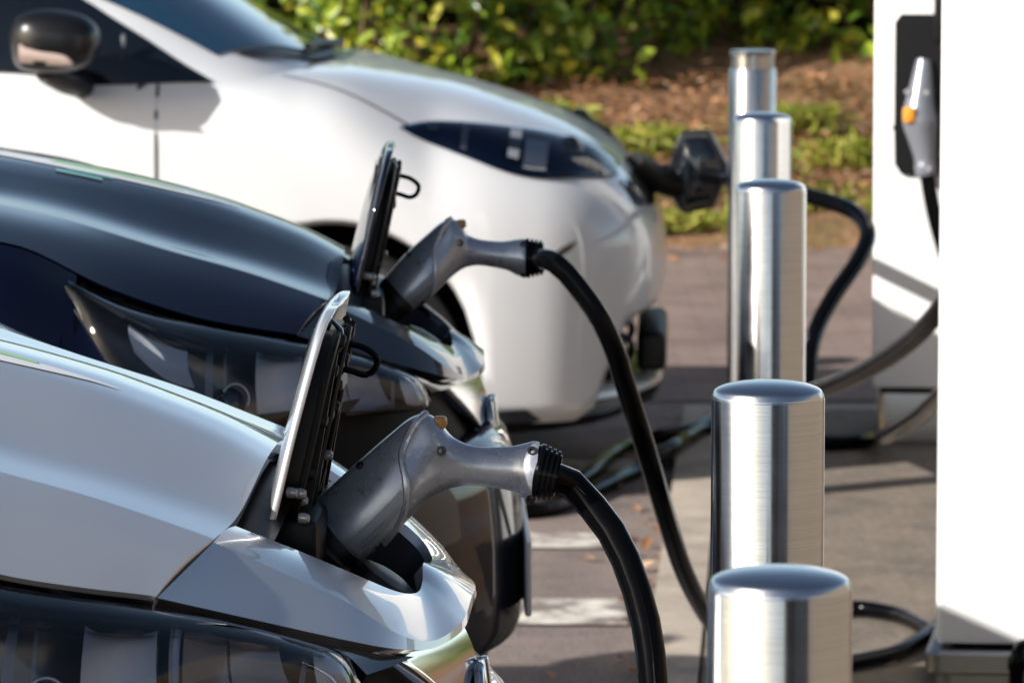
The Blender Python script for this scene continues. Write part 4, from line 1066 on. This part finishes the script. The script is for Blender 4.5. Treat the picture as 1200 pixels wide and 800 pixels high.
# near charger: cabinet fills the right edge of the picture
n0 = P(1097, 755, 9.35)
c1 = charger('big white charger cabinet at the right edge of the picture, nearest the camera', n0.x, n0.y, .80, .50, n0.z, rad(5.2), 0)
zt_ = n0.z - .03
MB().ring_loft(rounded_box_rings(-.020, .84, -.030, .55, .03, .03, [(zt_ - .052, .004), (zt_ - .048, 0), (zt_ - .014, 0), (zt_ - .008, .006)])).build('plinth_top', M['steel_plain'], c1, fixn=True, sharp=40)
MB().ring_loft(rounded_box_rings(.0, .82, -.012, .53, .03, .03, [(-.004, 0), (zt_ - .052, 0)])).build('plinth', M['steel_plain'], c1, fixn=True, sharp=40)
MB().ring_loft(rounded_box_rings(.03, .77, .02, .47, .02, .03, [(zt_ - .016, 0), (zt_ + .003, 0)])).build('base_gap', M['dark'], c1, fixn=True)  # dark block filling the thin gap below the cabinet
gl = c1; 
mb = MB(); gx = (1188 - 1097) / FPX * 9.35
mb.tube([V(gx + .004, -.055, zt_ - .075), V(gx + .006, -.06, zt_ - .02), V(gx + .012, -.045, zt_ + .004), V(gx + .05, -.02, zt_ + .004)], .014, 12, 24); mb.tube([V(gx + .008, -.058, zt_ - .012), V(gx + .006, -.060, zt_ - .022), V(gx + .005, -.058, zt_ - .034)], .018, 12, 6)
mb.build('cable_gland', M['rubber'], c1)
# far charger with its parked gun
n1 = P(1022, 455, 12.9)
c2 = charger('white charger behind the nearest one, with a gun parked in its black holster', n1.x, n1.y, .46, .42, n1.z, rad(5.0), 1)
zf = n1.z - .03
mb = MB()
mb.ring_loft(rounded_box_rings(.014, .445, .02, .40, .025, .03, [(0, 0), (zf - .012, 0), (zf + .002, .004)])); mb.build('plinth', M['steel_plain'], c2, fixn=True, sharp=40)
MB().box((.02, .005, zf - .012), (.44, .41, zf + .0), .003, 1).build('base_gap', M['dark'], c2)  # dark strip filling the gap above the plinth
kx = 12.5 / FPX
def cf(px, py, dy=0.0):   # a point on the far cabinet's front face
    q = P(px, py, 12.9 - dy); return Vector(((q.x - n1.x), -dy, q.z - .03))
pl = [cf(1052, 14), cf(1125, 14), cf(1132, 24), cf(1132, 190), cf(1122, 202), cf(1054, 202), cf(1046, 190), cf(1045, 150), cf(1042, 147), cf(1045, 144), cf(1045, 24)]
mb = MB(); mb.prism([p + V(0, -.001, 0) for p in reversed(pl)], V(0, -.012, 0)); hol = mb.build('holster', M['black_plastic'], c2, smooth=False, fixn=True)
mb = MB(); a0, a1 = cf(1090, 60), cf(1100, -40); mb.box((a0.x, -.07, a0.z + .03), (a0.x + .05, -.013, a1.z + .1), .008, 2); mb.build('holster_hood', M['black_plastic'], hol)
# the parked gun: its own thing (it can be lifted out), with its lead
g0 = P(1078, 140, 12.78)
pg = thing('charging_lead', 'grey charging gun with an orange catch parked in the holster of the farther white charger', 'charging cable', g0, 0, 'spare charging leads')
def pgp(px, py, d=12.78): return P(px, py, d) - g0
mb = MB(); cen = [(1083, 70, .020), (1082, 82, .036), (1080, 105, .044), (1078, 128, .046), (1079, 146, .038), (1081, 160, .030), (1084, 180, .028), (1085, 196, .030), (1086, 206, .026)]
pth = crs([pgp(x, y) for x, y, _ in cen], 40); rr = crs([V(r_, 0, 0) for _, _, r_ in cen], 40)
mb.tube(pth, lambda u: rr[min(int(u * 39 + .5), 39)].x, 20)
mb.build('handle', M['gun_dark'], pg)
MB().box((pgp(1057, 145).x, -.050, pgp(1056, 143).z), (pgp(1071, 145).x, -.020, pgp(1056, 124).z), .008, 2).build('catch', M['orange'], pg)
for px, py in ((1062, 107), (1085, 108), (1088, 197)):
    MB().lathe([(.001, .004), (.006, .002), (.007, -.004)], 12, Matrix.Translation(pgp(px, py) + V(0, -.036, 0)) @ Matrix.Rotation(rad(90), 4, 'X')).build('screw', M['bolt'], pg)
MB().tube([pgp(1086, 202), pgp(1089, 222), pgp(1094, 248), pgp(1101, 275), pgp(1112, 310), pgp(1125, 340), pgp(1140, 352)] + [V(.30, .06, .20), V(.33, .14, .10)], .020, 14, 60).build('cable', M['rubber'], pg)

# white car's lead: from its nose, round behind the posts and back to the near charger
zc = FZ.W(FZ.F(792, 205, -.03))
wl = thing('charging_lead', 'black lead looping from the white car nose past the farther charger and posts', 'charging cable', zc, 0, 'charging leads plugged into the cars')
path = [zc, zc + V(.06, -.02, .0), P(868, 212, 12.35), P(905, 219, 12.3), P(945, 229, 12.2), P(985, 241, 12.1), P(1008, 254, 12.0), P(1017, 275, 11.9), P(1005, 306, 11.8), P(978, 345, 11.7), P(957, 385, 11.6), P(948, 420, 11.5), P(946, 450, 11.45), P(936, 480, 11.4), P(914, 492, 11.3), P(912, 478, 11.1), P(935, 465, 10.9), P(965, 455, 10.7), P(1000, 441, 10.5), P(1035, 422, 10.3), P(1068, 398, 10.1), P(1097, 368, 9.9), P(1125, 330, 9.75), P(1150, 300, 9.62), P(1160, 285, 9.50)]
MB().tube(path, .0205, 14, 220).build('cable', M['rubber'], wl, world=True)
MB().tube([zc - V(.05, -.01, 0), zc + V(.05, -.015, 0)], .028, 14).build('plug', M['black_plastic'], wl, world=True)
# spare lead lying over the kerb
e0 = P(1160, 400, 9.7)
spl = thing('charging_lead', 'black lead lying doubled over the kerb between the white car and the second steel post', 'charging cable', e0, 0, 'spare charging leads')
path = [e0, P(1125, 440, 9.9), P(1097, 470, 10.4), P(1075, 489, 11.0), P(1040, 509, 11.8), gp(1010, 517, pad), gp(970, 519, pad), gp(930, 516, pad), gp(895, 508, pad), gp(860, 501, pad), gp(835, 500, pad), gp(805, 514, pad), gp(783, 528, .05), gp(750, 549, .02), gp(715, 566, .018), gp(680, 582, .018), gp(640, 596, .018), gp(600, 600, .018), gp(585, 588, .018), gp(610, 576, .018), gp(660, 570, .018), gp(690, 557, .018), gp(720, 532, .018), gp(750, 516, .018), gp(775, 511, .045), gp(800, 506, pad), gp(832, 492, pad), gp(865, 478, pad), gp(890, 474, pad)]
MB().tube(path, .0205, 14, 260).build('cable', M['rubber'], spl, world=True)

# unseen wall and blocks, added and toned for reflections in steel, chrome and paint
bw = MB(); bw.box((0, -3, 0), (.22, 12, 3.4), 0); bwo = bw.build('reflection_wall', M['brick'], smooth=False); bwo.location = (6.5, 0, 0)
tag(bwo, 'unseen red brown brick wall, added for reflections in the steel', 'wall')
M['timber'] = simple('dark_timber', (.05, .034, .024), .7, bump=.3, bscale=30)  # tones picked for dark, pale and grey stripes mirrored in the posts
M['render'] = simple('pale_render', (.32, .31, .295), .9)
M['grey_render'] = simple('grey_render', (.13, .125, .12), .9)
bd_ = thing('reflection_block', 'unseen dark, pale and grey blocks behind the camera, added for reflections', 'reflection_block', (3.5, -9, 0))
MB().box((-2.3, -.2, 0), (.6, 3, 4.2)).build('dark_reflection_face', M['timber'], bd_, smooth=False)
MB().box((.62, -.1, 0), (2.4, 3, 4.0)).build('pale_reflection_face', M['render'], bd_, smooth=False)
MB().box((2.42, .3, 0), (4.6, 5, 3.6)).build('grey_reflection_face', M['grey_render'], bd_, smooth=False)
MB().box((1.2, -.13, 0), (1.9, -.09, 2.3)).build('door', M['timber'], bd_, smooth=False)  # door panel and roof belong to the added reflection block
MB().box((-2.6, -.6, 4.2), (2.6, 3.3, 4.4)).build('roof', M['grey_render'], bd_, smooth=False)
